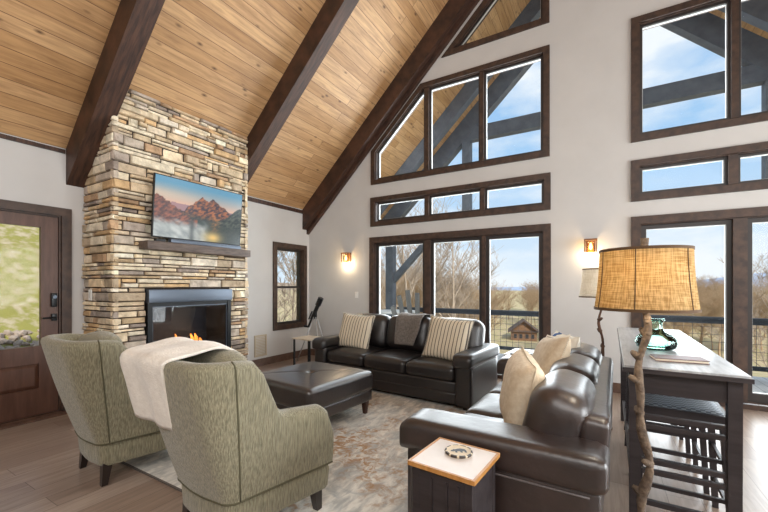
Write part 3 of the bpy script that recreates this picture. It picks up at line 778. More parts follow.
# firebox
bm = bmesh.new(); y0, y1, z0, z1 = fbx
y0 += 0.004; y1 -= 0.004; z0 += .004; z1 -= .004
for q in ([(-4.78, y0+0.1), (-4.78, y1-0.1)],): pass
box(bm, -4.80, -4.78, y0, y1, z0, z1); box(bm, -4.78, CX, y0, y0+0.015, z0, z1); box(bm, -4.78, CX, y1-0.015, y1, z0, z1)
box(bm, -4.78, CX, y0+0.015, y1-0.015, z0, z0+0.015); box(bm, -4.78, CX, y0+0.015, y1-0.015, z1-0.015, z1)
fb = fpart('firebox', bm, M_firein)
bm = bbox(CX-0.01, CX+0.055, y0, y1, 1.165, 1.31, 0.006); fpart('hood', bm, M_hood, smooth=30)
bm = bmesh.new()
box(bm, CX-0.03, CX+0.03, y0, y0+0.05, z0, 1.163); box(bm, CX-0.03, CX+0.03, y1-0.05, y1, z0, 1.163)
box(bm, CX-0.03, CX+0.03, y0+0.05, y1-0.05, z0, z0+0.06); box(bm, CX-0.03, CX+0.022, y0+0.05, y1-0.05, 1.12, 1.163); fpart('firebox_frame', bm, M_black)
bm = bmesh.new()
iy0, iy1, iz0, iz1 = y0+0.05, y1-0.05, z0+0.06, 1.12
for a in ((iy0, iy0+0.012, iz0, iz1), (iy1-0.012, iy1, iz0, iz1), (iy0, iy1, iz0, iz0+0.012), (iy0, iy1, iz1-0.012, iz1)): box(bm, CX+0.004, CX+0.014, *a)
fpart('glass_trim', bm, M_hood)
bm = bmesh.new(); box(bm, CX-0.004, CX, iy0, iy1, iz0, iz1); fpart('glass', bm, glass_mat('fire_glass', (235, 240, 245), 1.45))
for k, (a, b_, c) in enumerate((((-4.52, 2.33, 0.40), (-4.47, 3.02, 0.45), 0.055), ((-4.62, 2.40, 0.50), (-4.40, 2.80, 0.47), 0.045), ((-4.60, 2.98, 0.50), (-4.42, 2.62, 0.55), 0.040), ((-4.56, 2.55, 0.60), (-4.47, 2.95, 0.58), 0.035))):
    a, b_ = Vector(a), Vector(b_); bm = bmesh.new(); tube(bm, [a.lerp(b_, t/5)+Vector((0, 0, 0.012*math.sin(t*2+k))) for t in range(6)], [c*(0.9+0.15*math.sin(t*3+k)) for t in range(6)], 9); fpart('log', bm, M_log, smooth=True)
def flame(y, z, h_, r):
    bm = bmesh.new(); prof = []
    for t in range(9):
        q = t/8; prof.append((max(0.001, r*(math.sin(math.pi*(0.15+0.85*(1-q)))**1.2)*(1-q*0.55)), h_*q))
    lathe(bm, prof, 8, Matrix.Translation((-4.45, y, z)))
    for v in bm.verts:
        v.co.y += 0.012*math.sin((v.co.z-z)*28+y*9); v.co.x += 0.01*math.sin((v.co.z-z)*20)
    fpart('flame', bm, M_flame, smooth=True)
for a in ((2.58, 0.60, 0.17, 0.028), (2.63, 0.60, 0.13, 0.035), (2.84, 0.62, 0.13, 0.032), (2.79, 0.60, 0.15, 0.03), (2.90, 0.60, 0.09, 0.03), (2.52, 0.58, 0.08, 0.03)): flame(*a)
fl_ = bpy.data.lights.new('fire_glow', 'POINT'); fl_.energy = 5; fl_.color = (1, 0.5, 0.2); fl_.shadow_soft_size = 0.12
fo = bpy.data.objects.new('fire_glow', fl_); COL.objects.link(fo); fo.location = (-4.42, 2.7, 0.8)
# mantel
M_mantel = mat('mantel_wood', (70, 56, 50), 0.55, col2=(104, 88, 78), scale=5, stretch=(8, 1.2, 8), bump=0.2)
bm = bbox(CX-0.03, -4.10, 2.09, 3.41, 1.742, 1.832, 0.005); fpart('mantel_shelf', bm, M_mantel, smooth=30)
# outlet on the side face
bm = bbox(-4.76, -4.69, CY0-0.03, CY0-0.022, 1.195, 1.31, 0.003); o = link('wall_outlet', bm, M_plastic); tag(o, 'white outlet plate on the narrow side of the stone chimney', 'outlet')
o = o
bm = bbox(-4.735, -4.715, CY0-0.034, CY0-0.031, 1.22, 1.285, 0.001); link('socket', bm, mat('socket_grey', (200, 198, 194), 0.5), o)

# television: a landscape picture kept as vertex colours on the screen
tv = empty('television', (-4.185, 2.742, 1.885)); tag(tv, 'flat screen television showing a sunset mountain lake, above the mantel', 'television')
tv.rotation_euler = (0, R(4.5), 0)
TW, THh = 1.13, 0.685
bm = bbox(-0.03, 0.0, -TW/2, TW/2, 0, THh, 0.004); link('bezel', bm, M_black, tv, smooth=30)
def lerp3(a, b, t): t = max(0, min(1, t)); return tuple(a[i]+(b[i]-a[i])*t for i in range(3))
def picture(u, v):       # u right 0..1, v up 0..1
    fr = lambda a, b_, c_: noise.fractal(Vector((a, b_, c_)), 1.0, 2.0, 6)
    ss = lambda a, b_, x: (lambda t: t*t*(3-2*t))(max(0, min(1, (x-a)/(b_-a))))
    sky = lerp3((248, 200, 172), (112, 172, 204), (v-0.60)/0.32)
    sky = lerp3(sky, (255, 224, 190), 0.6*math.exp(-((v-0.72)/0.09)**2)*max(0, 1-u*1.5))
    tri = lambda c, w_, h_: max(0, h_*(1-abs(u-c)/w_))
    jag = 0.035*fr(u*16, 0, 3)
    peak = 0.50+max(tri(0.50, 0.20, 0.29), tri(0.56, 0.12, 0.24), tri(0.63, 0.24, 0.30), tri(0.72, 0.20, 0.21))+jag
    left = 0.36+0.32*ss(0.42, 0.0, u)+jag
    right = 0.42+0.30*ss(0.72, 1.0, u)+jag*0.6
    n1 = fr(u*12+v*6, v*9, 2.0); n2 = fr(u*26-v*14, v*20, 5.0)
    col = sky
    if v < 0.60+0.02*n1: col = lerp3((196, 150, 150), (150, 128, 146), u)
    if v < peak:
        warm = max(0, min(1, 0.45+1.3*n2+0.3*n1)); col = lerp3((74, 66, 78), (196, 122, 88), warm)
        col = lerp3(col, (70, 84, 84), ss(0.50, 0.32, v))
    if v < left and u < 0.45:
        col = lerp3((88, 70, 74), (180, 112, 94), 0.5+1.0*n2)
    if v < right and u > 0.68:
        col = lerp3((54, 66, 70), (100, 108, 100), 0.5+n2)
    mist = ss(0.36, 0.20, v+0.05*n1)*(1-ss(0.50, 0.62, u))
    col = lerp3(col, lerp3((214, 218, 214), (158, 166, 166), 0.5+0.8*n1), mist)
    if v < 0.34: col = lerp3(col, (66, 78, 78), 0.85*ss(0.56, 0.66, u)*ss(0.36, 0.26, v))
    col = lerp3(col, (70, 80, 84), 0.7*math.exp(-((u-0.39)/0.03)**2)*ss(0.40, 0.3, v))
    g = math.exp(-(((u-0.64)/0.10)**2+((v-0.08)/0.10)**2)); col = lerp3(col, (255, 214, 130), g)
    g = math.exp(-(((u-0.66)/0.05)**2+((v-0.36)/0.14)**2)); return lerp3(col, (236, 150, 90), 0.6*g*(0.6+n2))
M_screen = bpy.data.materials.new('tv_picture'); M_screen.use_nodes = True; t = M_screen.node_tree; b = t.nodes['Principled BSDF']
vc = N(t, 'ShaderNodeVertexColor'); vc.layer_name = 'Col'; t.links.new(vc.outputs[0], b.inputs['Emission Color']); b.inputs['Emission Strength'].default_value = 0.75
b.inputs['Base Color'].default_value = (0.01, 0.01, 0.01, 1); b.inputs['Roughness'].default_value = 0.2
bm = bmesh.new(); vl = bm.verts.layers.float_color.new('Col'); nu, nv = 150, 88; g = []
for i in range(nu+1):
    rr = []
    for j in range(nv+1):
        u, v = i/nu, j/nv; q = bm.verts.new((0.0015, (-0.5+u)*(TW-0.02), 0.012+v*(THh-0.022))); c = picture(u, v); q[vl] = (s2l(max(0, min(255, c[0]))), s2l(max(0, min(255, c[1]))), s2l(max(0, min(255, c[2]))), 1); rr.append(q)
    g.append(rr)
for i in range(nu):
    for j in range(nv): bm.faces.new((g[i][j], g[i+1][j], g[i+1][j+1], g[i][j+1]))
link('screen', bm, M_screen, tv)
bm = bbox(-0.115, -0.03, -0.2, 0.2, 0.15, 0.5, 0.004); link('wall_bracket', bm, M_black, tv)
sb = link('soundbar', bbox(-0.035, 0.035, -0.46, 0.46, 0.001, 0.045, 0.008), M_hood, loc=(-4.14, 2.80, 1.832), smooth=40); tag(sb, 'slim grey soundbar lying on the mantel below the television', 'soundbar')
cbx = link('media_box', bbox(-0.03, 0.03, -0.05, 0.05, 0.001, 0.03, 0.006), M_black, loc=(-4.15, 2.24, 1.832), smooth=40); tag(cbx, 'small black streaming box at the left end of the mantel', 'media box')

# ------------------------------------------------------------------ wall fittings
def sconce(x, label):
    r_ = empty('wall_sconce', (x, YG, 1.85)); tag(r_, label, 'wall lamp', 'wall sconces')
    bm = bbox(-0.055, 0.055, -0.022, 0.0, -0.06, 0.10, 0.004); link('back_plate', bm, M_oak2, r_)
    bm = bbox(-0.075, 0.075, -0.14, -0.02, 0.085, 0.105, 0.004); link('top_cap', bm, M_oak2, r_)
    for s in (-1, 1):
        bm = bbox(s*0.068-0.006, s*0.068+0.006, -0.13, -0.115, -0.07, 0.085, 0.002); link('side_bar', bm, M_oak2, r_)
    bm = bmesh.new(); lathe(bm, [(0.030, 0.07), (0.045, 0.05), (0.048, -0.06), (0.046, -0.065)], 20, Matrix.Translation((0, -0.08, 0.0))); link('glass_jar', bm, glass_mat('jar_glass_'+str(x), (255, 235, 200), 1.3), r_, smooth=True)
    bm = bmesh.new(); lathe(bm, [(0.001, 0.06), (0.012, 0.05), (0.022, 0.0), (0.016, -0.022), (0.001, -0.03)], 14, Matrix.Translation((0, -0.08, -0.0))); link('bulb', bm, M_amber, r_, smooth=True)
    l = bpy.data.lights.new('sconce_light', 'POINT'); l.energy = 5.0; l.color = (1, 0.78, 0.5); l.shadow_soft_size = 0.03
    o = bpy.data.objects.new('sconce_light', l); COL.objects.link(o); o.location = (x, YG-0.10, 1.76)
M_oak2 = mat('sconce_wood', (112, 76, 48), 0.5, col2=(140, 98, 64), scale=8)
sconce(-4.01, 'glowing wooden wall sconce left of the glass doors, above the telescope')
sconce(-0.125, 'glowing wooden wall sconce on the pier beside the burlap lamp shade')
bm = bbox(-0.035, 0.035, -0.008, 0.0, -0.055, 0.055, 0.003); sw = link('light_switch', bm, M_plastic, loc=(-3.83, YG, 1.19)); tag(sw, 'white light switch plate between the left sconce and glass doors', 'switch')
bm = bbox(-0.008, 0.008, -0.013, -0.0085, -0.018, 0.018, 0.002); link('toggle', bm, M_plastic, sw)
vt = empty('wall_vent', (XL, 4.33, 0.345)); tag(vt, 'tan louvered vent grille low on the wall right of the chimney', 'vent')
bm = bmesh.new(); ring(bm, [(-0.13, -0.18), (0.13, -0.18), (0.13, 0.18), (-0.13, 0.18)], [(-0.105, -0.155), (0.105, -0.155), (0.105, 0.155), (-0.105, 0.155)], lambda a, b_, t: (t, a, b_), 0.001, 0.014); link('frame', bm, M_vent, vt)
bm = bmesh.new()
for k in range(12): box(bm, 0.002, 0.010, -0.104, 0.104, -0.152+k*0.0257, -0.152+k*0.0257+0.016)
link('louvers', bm, M_vent, vt)

# ================================================================== RUG
rx0, rx1, ry0, ry1 = -3.75, -0.62, 1.43, 4.55
m = bpy.data.materials.new('rug_pattern'); m.use_nodes = True; t = m.node_tree; b = t.nodes['Principled BSDF']; b.inputs['Roughness'].default_value = 0.95; b.inputs['Specular IOR Level'].default_value = 0.15
tcn = N(t, 'ShaderNodeTexCoord')
def noise_ramp(scale, p0, p1, c0, c1, det=8, dist=0.0, loc=(0, 0, 0), st=(1, 1, 1)):
    mp_ = N(t, 'ShaderNodeMapping'); mp_.inputs['Location'].default_value = loc; mp_.inputs['Scale'].default_value = st; t.links.new(tcn.outputs['Object'], mp_.inputs[0])
    n_ = N(t, 'ShaderNodeTexNoise'); n_.inputs['Scale'].default_value = scale; n_.inputs['Detail'].default_value = det; n_.inputs['Roughness'].default_value = 0.65; n_.inputs['Distortion'].default_value = dist
    t.links.new(mp_.outputs[0], n_.inputs['Vector'])
    r_ = N(t, 'ShaderNodeValToRGB'); r_.color_ramp.elements[0].position = p0; r_.color_ramp.elements[1].position = p1; r_.color_ramp.elements[0].color = c0; r_.color_ramp.elements[1].color = c1
    t.links.new(n_.outputs[0], r_.inputs[0]); return r_.outputs[0]
base = noise_ramp(7, 0.40, 0.62, rgb(220, 215, 205), rgb(172, 170, 165), dist=0.5, st=(2.2, 0.8, 1))
m1 = noise_ramp(1.1, 0.50, 0.60, (0, 0, 0, 1), (1, 1, 1, 1), loc=(3.1, 0.4, 0), dist=0.5)
m2 = noise_ramp(14, 0.44, 0.58, (0, 0, 0, 1), (1, 1, 1, 1), loc=(1, 2, 0), dist=1.0)
mul = N(t, 'ShaderNodeMixRGB', blend_type='MULTIPLY'); mul.inputs[0].default_value = 1; t.links.new(m1, mul.inputs[1]); t.links.new(m2, mul.inputs[2])
mxx = N(t, 'ShaderNodeMixRGB'); mxx.inputs[2].default_value = rgb(164, 130, 98); t.links.new(mul.outputs[0], mxx.inputs[0]); t.links.new(base, mxx.inputs[1])
m3 = noise_ramp(2.4, 0.52, 0.66, (0, 0, 0, 1), (0.75, 0.75, 0.75, 1), loc=(7, 5, 0), dist=1.5)
mx3 = N(t, 'ShaderNodeMixRGB'); mx3.inputs[2].default_value = rgb(158, 162, 163); t.links.new(m3, mx3.inputs[0]); t.links.new(mxx.outputs[0], mx3.inputs[1])
t.links.new(mx3.outputs[0], b.inputs['Base Color'])
bm = bbox(rx0, rx1, ry0, ry1, 0.001, 0.012, 0.004); rg = link('area_rug', bm, m, smooth=30); tag(rg, 'distressed grey and rust area rug under the seating group', 'rug')
bm = bmesh.new(); ring(bm, [(rx0-.012, ry0-.012), (rx1+.012, ry0-.012), (rx1+.012, ry1+.012), (rx0-.012, ry1+.012)], [(rx0, ry0), (rx1, ry0), (rx1, ry1), (rx0, ry1)], lambda a, b_, t_: (a, b_, t_), 0.001, 0.011); link('binding', bm, mat('rug_binding', (92, 84, 78), 0.9), rg)
RZ = 0.0125

# ================================================================== SOFAS
def sofa(name, loc, rz, W, D, m, label, back_h=0.91, back_t=0.27, lean=14, tuft=False, foot_z=0.0, arm_h=0.615, aw=0.21):
    r_ = empty(name, loc, rz); tag(r_, label, 'sofa')
    yf, yb = -D/2, D/2
    # base / front panels
    def wr(p): return p
    iw = W-2*aw
    for k, (z0, z1) in enumerate(((0.045, 0.165), (0.165, 0.285))):
        bm = soft(iw+0.02, 0.10, z1-z0+0.008, 0.018, 8, M=Matrix.Translation((0, yf+0.12, (z0+z1)/2))); link('front_panel', bm, m, r_, smooth=True)
    bm = bbox(-iw/2-0.01, iw/2+0.01, yf+0.14, yb-0.10, 0.05, 0.28, 0.01); link('seat_frame', bm, m, r_)
    # seat cushions
    cw = iw/3
    for k in range(3):
        def f(p, k=k):
            q = p.copy(); u, v = p.x/(cw/2), p.y/0.36
            if p.z > 0:
                q.z += 0.030*(1-u*u)*(1-v*v) if abs(u) < 1 and abs(v) < 1 else 0
                if tuft:
                    q.z -= 0.05*math.exp(-(((p.y-0.02)/0.035)**2))*math.exp(-((p.x/(cw*0.30))**2))
                q.z += 0.006*noise.noise(Vector((p.x*7+k*3, p.y*7, 0)))
            return q
        bm = soft(cw-0.004, 0.74, 0.175, 0.06, 22 if tuft else 16, fn=f, M=Matrix.Translation((-iw/2+cw*(k+0.5), yf+0.43, 0.365))); link('seat_cushion', bm, m, r_, smooth=True)
    # back frame
    bt = 0.13
    M_ = Matrix.Translation((0, yb-bt/2-0.03, 0.39)) @ Matrix.Rotation(R(-5), 4, 'X')
    bm = soft(W-0.40, bt, 0.70, 0.035, 12, M=M_); link('back_frame', bm, m, r_, smooth=True)
    # back cushions
    iw += 0.14; cw = iw/3
    for k in range(3):
        def f(p, k=k):
            q = p.copy(); u, v = p.x/(cw/2), p.z/0.24
            if p.y < 0: q.y -= 0.03*max(0, 1-u*u)*max(0, 1-v*v)
            q.z += 0.012*math.cos(u*1.4)*(1 if p.z > 0 else 0)
            q.y += 0.008*noise.noise(Vector((p.x*8+k*5, p.z*8, 1)))
            return q
        M_ = Matrix.Translation((-iw/2+cw*(k+0.5), yb-0.105-back_t/2, (0.44+back_h)/2)) @ Matrix.Rotation(R(-lean), 4, 'X')
        bm = soft(cw+0.015, back_t, back_h-0.43, back_t*0.42, 16, fn=f, M=M_); link('back_cushion', bm, m, r_, smooth=True)
    # arms
    for s in (-1, 1):
        xo = s*(W/2-aw/2)
        bm = soft(aw-0.03, D-0.08, 0.47, 0.02, 8, M=Matrix.Translation((xo, 0.0, 0.035+0.235))); a = link('arm', bm, m, r_, smooth=True)
        def f(p):
            q = p.copy()
            if p.y < -D/2+0.10: q.z -= 0.05*((-D/2+0.10-p.y)/0.10)**2*0.6
            return q
        bm = soft(aw+0.02, D+0.0, arm_h-0.47, 0.05, 14, fn=f, M=Matrix.Translation((xo, -0.01, (arm_h+0.47)/2))); link('arm_pad', bm, m, a, smooth=True)
        bm = bmesh.new(); xs = s*(W/2-0.012)
        tube(bm, [(xs, yf+0.07, 0.06), (xs, yf+0.07, 0.43), (xs, yf+0.10, 0.46), (xs, yb-0.08, 0.46)], 0.0045, 6); link('piping', bm, M_pipe, a, smooth=True)
    for sx in (-1, 1):
        for sy in (-1, 1):
            bm = taper(bmesh.new(), sx*(W/2-0.10), sy*(D/2-0.12), 0.0, 0.05, 0.045, 0.055); link('foot', bm, M_legd, r_)
    return r_
def pt(a): return a
sofa('leather_sofa', (-2.30, 4.35, RZ), R(-4.4), 2.33, 0.98, M_leather, 'dark leather three-seat sofa in front of the left glass doors')
sofa('leather_sofa', (-0.425, 2.845, RZ), R(-91.5), 2.20, 0.98, M_leather2, 'dark brown leather sofa at the right, its back against the console table', back_h=0.830, back_t=0.27, aw=0.25, lean=15, tuft=True, arm_h=0.635)

# ------------------------------------------------------------------ pillows
def pillow_bm(w, h, t, n=22, seed=0, fringe=0.0):
    bm = bmesh.new(); V = {}
    for side in (1, -1):
        for i in range(n+1):
            for j in range(n+1):
                u, v = i/n*2-1, j/n*2-1
                edge = i in (0, n) or j in (0, n)
                if edge and side < 0: V[(side, i, j)] = V[(1, i, j)]; continue
                k = max(0, (1-u**4))*max(0, (1-v**4))
                px = u*w/2*(1-0.07*(1-v*v)*abs(u)); pz = v*h/2*(1-0.07*(1-u*u)*abs(v))
                y = side*t/2*(k**0.55)
                y += 0.008*noise.noise(Vector((u*2.3+seed, v*2.3, side*3)))*k
                V[(side, i, j)] = bm.verts.new((px, y, pz))
    for side in (1, -1):
        for i in range(n):
            for j in range(n):
                q = [V[(side, i, j)], V[(side, i+1, j)], V[(side, i+1, j+1)], V[(side, i, j+1)]]
                bm.faces.new(q if side < 0 else q[::-1])
    return bm
def stripe_mat(name, base_, line, period, width, axis='X', double=0.0):
    m = bpy.data.materials.new(name); m.use_nodes = True; t = m.node_tree; b = t.nodes['Principled BSDF']; b.inputs['Roughness'].default_value = 0.9
    tc_ = N(t, 'ShaderNodeTexCoord'); sp = N(t, 'ShaderNodeSeparateXYZ'); t.links.new(tc_.outputs['Object'], sp.inputs[0])
    m1_ = N(t, 'ShaderNodeMath', operation='ADD'); m1_.inputs[1].default_value = 10.0; t.links.new(sp.outputs[axis], m1_.inputs[0])
    md = N(t, 'ShaderNodeMath', operation='MODULO'); md.inputs[1].default_value = period; t.links.new(m1_.outputs[0], md.inputs[0])
    lt = N(t, 'ShaderNodeMath', operation='LESS_THAN'); lt.inputs[1].default_value = width; t.links.new(md.outputs[0], lt.inputs[0])
    mi = N(t, 'ShaderNodeMixRGB'); mi.inputs[1].default_value = rgb(*base_); mi.inputs[2].default_value = rgb(*line); t.links.new(lt.outputs[0], mi.inputs[0])
    t.links.new(mi.outputs[0], b.inputs['Base Color']); return m
M_stripe = stripe_mat('striped_linen', (214, 202, 180), (92, 84, 78), 0.046, 0.010)
M_fringe = mat('cream_fringe', (232, 226, 214), 0.95)
def place_pillow(name, m, w, h, t, loc, rot, label, group=None, seed=0, fringe=False):
    o = link(name, pillow_bm(w, h, t, seed=seed), m, smooth=True, loc=loc); o.rotation_euler = rot; tag(o, label, 'pillow', group)
    if not fringe:
        bm = bmesh.new(); N_ = 80; pts = []
        for k in range(N_+1):
            a = k/N_*4; sd_ = min(3, int(a)); q = (a-sd_)*2-1
            u, v = ((q, 1), (1, -q), (-q, -1), (-1, q))[sd_]
            pts.append((u*w/2*(1-0.07*(1-v*v)*abs(u)), 0, v*h/2*(1-0.07*(1-u*u)*abs(v))))
        tube(bm, pts, 0.005, 6, cap=False); link('piping', bm, m, o, smooth=True)
    if fringe:
        bm = bmesh.new(); pts = []
        for k in range(41):
            a = k/40; 
            pts.append((-w/2+a*w, 0, h/2*(1-0.07*(1-(2*a-1)**2)+0.015)))
        for a_, b_ in zip(pts, pts[1:]):
            tube(bm, [a_, (a_[0]+0.002, 0, a_[2]+0.012)], [0.004, 0.002], 4)
        for s in (-1, 1):
            for k in range(41):
                z_ = -h/2+k/40*h; xx = s*w/2*(1-0.07*(1-(z_/(h/2))**2))
                tube(bm, [(xx, 0, z_), (xx+s*0.012, 0, z_-0.002)], [0.004, 0.002], 4)
        link('fringe', bm, M_fringe, o)
    return o
cr_, sr_ = math.cos(R(-4.4)), math.sin(R(-4.4))
def S1(x, y): return (-2.30+x*cr_-y*sr_, 4.35+x*sr_+y*cr_)
x, y = S1(-0.74, -0.05); place_pillow('striped_pillow', M_stripe, 0.56, 0.50, 0.15, (x, y, 0.700), (R(-17), R(3), R(-2)), 'striped cream pillow at the left end of the far sofa', 'striped sofa pillows', 1, True)
x, y = S1(0.71, -0.09); place_pillow('striped_pillow', M_stripe, 0.58, 0.52, 0.15, (x, y, 0.712), (R(-17), R(4), R(-9)), 'striped cream pillow at the right end of the far sofa', 'striped sofa pillows', 2, True)
# pillows on the near sofa (they face -X and lean back)
M_cream = mat('cream_linen', (224, 214, 196), 0.9, col2=(236, 228, 212), scale=30, bump=0.2)
place_pillow('linen_pillow', M_linen, 0.50, 0.46, 0.21, (-0.42, 2.35, 0.705), (R(-10), R(4), R(-72)), 'plain beige linen pillow nearest the camera on the right sofa', None, 3)
place_pillow('linen_pillow', M_linen, 0.50, 0.50, 0.17, (-0.36, 2.98, 0.745), (R(-22), R(-8), R(-66)), 'second beige linen pillow, behind the nearest one on the right sofa', None, 4, True)
m_ = bpy.data.materials.new('blue_band_linen'); m_.use_nodes = True; t = m_.node_tree; b = t.nodes['Principled BSDF']; b.inputs['Roughness'].default_value = 0.9
tc_ = N(t, 'ShaderNodeTexCoord'); sp = N(t, 'ShaderNodeSeparateXYZ'); t.links.new(tc_.outputs['Object'], sp.inputs[0])
ab = N(t, 'ShaderNodeMath', operation='ABSOLUTE'); sb_ = N(t, 'ShaderNodeMath', operation='SUBTRACT'); sb_.inputs[1].default_value = -0.12; t.links.new(sp.outputs['X'], sb_.inputs[0]); t.links.new(sb_.outputs[0], ab.inputs[0])
lt = N(t, 'ShaderNodeMath', operation='LESS_THAN'); lt.inputs[1].default_value = 0.035; t.links.new(ab.outputs[0], lt.inputs[0])
mi = N(t, 'ShaderNodeMixRGB'); mi.inputs[1].default_value = rgb(232, 226, 212); mi.inputs[2].default_value = rgb(44, 84, 140); t.links.new(lt.outputs[0], mi.inputs[0]); t.links.new(mi.outputs[0], b.inputs['Base Color'])
place_pillow('blue_striped_pillow', m_, 0.44, 0.44, 0.15, (-0.31, 3.48, 0.73), (R(-16), R(0), R(-62)), 'white pillow with a blue stripe at the far end of the right sofa', None, 5)

# grey throw over the middle cushion of the far sofa
def drape(profile, x0f, x1f, nx=14, thick=0.008, wob=0.006, seed=0):
    """profile: list of (y,z); x0f/x1f(t) give the side edges along the profile 0..1"""
    P_ = [Vector((0, a, b)) for a, b in profile]; 
    L = [0]
    for a, b in zip(P_, P_[1:]): L.append(L[-1]+(b-a).length)
    N_ = 40; path = []
    for k in range(N_+1):
        s = L[-1]*k/N_; i = max(j for j in range(len(L)) if L[j] <= s+1e-9); i = min(i, len(P_)-2)
        path.append(P_[i].lerp(P_[i+1], (s-L[i])/(L[i+1]-L[i])))
    for _ in range(2): path = [path[0]]+[(path[i-1]+path[i]*2+path[i+1])/4 for i in range(1, N_)]+[path[-1]]
    bm = bmesh.new(); G = []
    for k, p in enumerate(path):
        t = k/N_; d = (path[min(k+1, N_)]-path[max(k-1, 0)]).normalized(); nrm = Vector((0, d.z, -d.y))
        row = []
        for i in range(nx+1):
            q = i/nx; x_ = x0f(t)+(x1f(t)-x0f(t))*q
            off = wob*math.sin(q*9+seed+math.sin(t*3)*1.5)+wob*0.8*noise.noise(Vector((x_*9+seed, t*5, 0)))
            row.append((Vector((x_, p.y, p.z)), nrm, off))
        G.append(row)
    sheets = []
    for s in (0, 1):
        sheets.append([[bm.verts.new(a+nr*(of+s*thick)) for a, nr, of in row] for row in G])
    for s in (0, 1):
        S_ = sheets[s]
        for k in range(N_):
            for i in range(nx): bm.faces.new((S_[k][i], S_[k][i+1], S_[k+1][i+1], S_[k+1][i]))
    A_, B_ = sheets
    for k in range(N_):
        for i in (0, nx): bm.faces.new((A_[k][i], A_[k+1][i], B_[k+1][i], B_[k][i]))
    for i in range(nx):
        for k in (0, N_): bm.faces.new((A_[k][i], A_[k][i+1], B_[k][i+1], B_[k][i]))
    return bm
bm = drape([(0.01, 0.56), (0.04, 0.72), (0.09, 0.88), (0.15, 0.945), (0.24, 0.965), (0.33, 0.95), (0.41, 0.93), (0.455, 0.80), (0.465, 0.62)], lambda t: -0.16-0.02*t+0.05*(1-t), lambda t: 0.24+0.03*t-0.10*max(0, 0.2-t)*3, seed=2)
o = link('grey_throw', bm, M_throw, smooth=True, loc=(-2.30, 4.35, RZ), rot=(0, 0, R(-4.4))); tag(o, 'folded grey throw hanging over the middle of the far sofa back', 'throw')

# ================================================================== OTTOMAN
ot = empty('leather_ottoman', (-2.575, 2.90, RZ), R(-5)); tag(ot, 'square dark leather ottoman with a tufted centre button on the rug', 'ottoman')
OW = 0.93
def f(p):
    q = p.copy()
    if p.z > 0.02:
        k = (p.z-0.02)/0.08
        dx_, dy_ = abs(p.x), abs(p.y)
        e_ = max(0, 1-(p.x/(OW/2))**4)*max(0, 1-(p.y/(OW/2))**4)
        q.z += (0.022*e_-0.010*math.exp(-((p.x-p.y)/0.026)**2)*e_-0.010*math.exp(-((p.x+p.y)/0.026)**2)*e_-0.035*math.exp(-((p.x**2+p.y**2)/0.05**2)))*min(1, k)
    return q
bm = soft(OW, OW, 0.205, 0.05, 48, fn=f, M=Matrix.Translation((0, 0, 0.342))); link('cushion_top', bm, M_leather3, ot, smooth=True)
bm = soft(OW-0.03, OW-0.03, 0.12, 0.02, 10, M=Matrix.Translation((0, 0, 0.195))); link('base', bm, M_leather3, ot, smooth=True)
bm = bmesh.new(); lathe(bm, [(0.0, 0.012), (0.014, 0.008), (0.018, 0.0)], 14, Matrix.Translation((0, 0, 0.425))); link('button', bm, M_leather3, ot, smooth=True)
for sx in (-1, 1):
    for sy in (-1, 1):
        bm = taper(bmesh.new(), sx*(OW/2-0.07), sy*(OW/2-0.07), 0.0, 0.14, 0.035, 0.06); link('leg', bm, M_legb, ot)

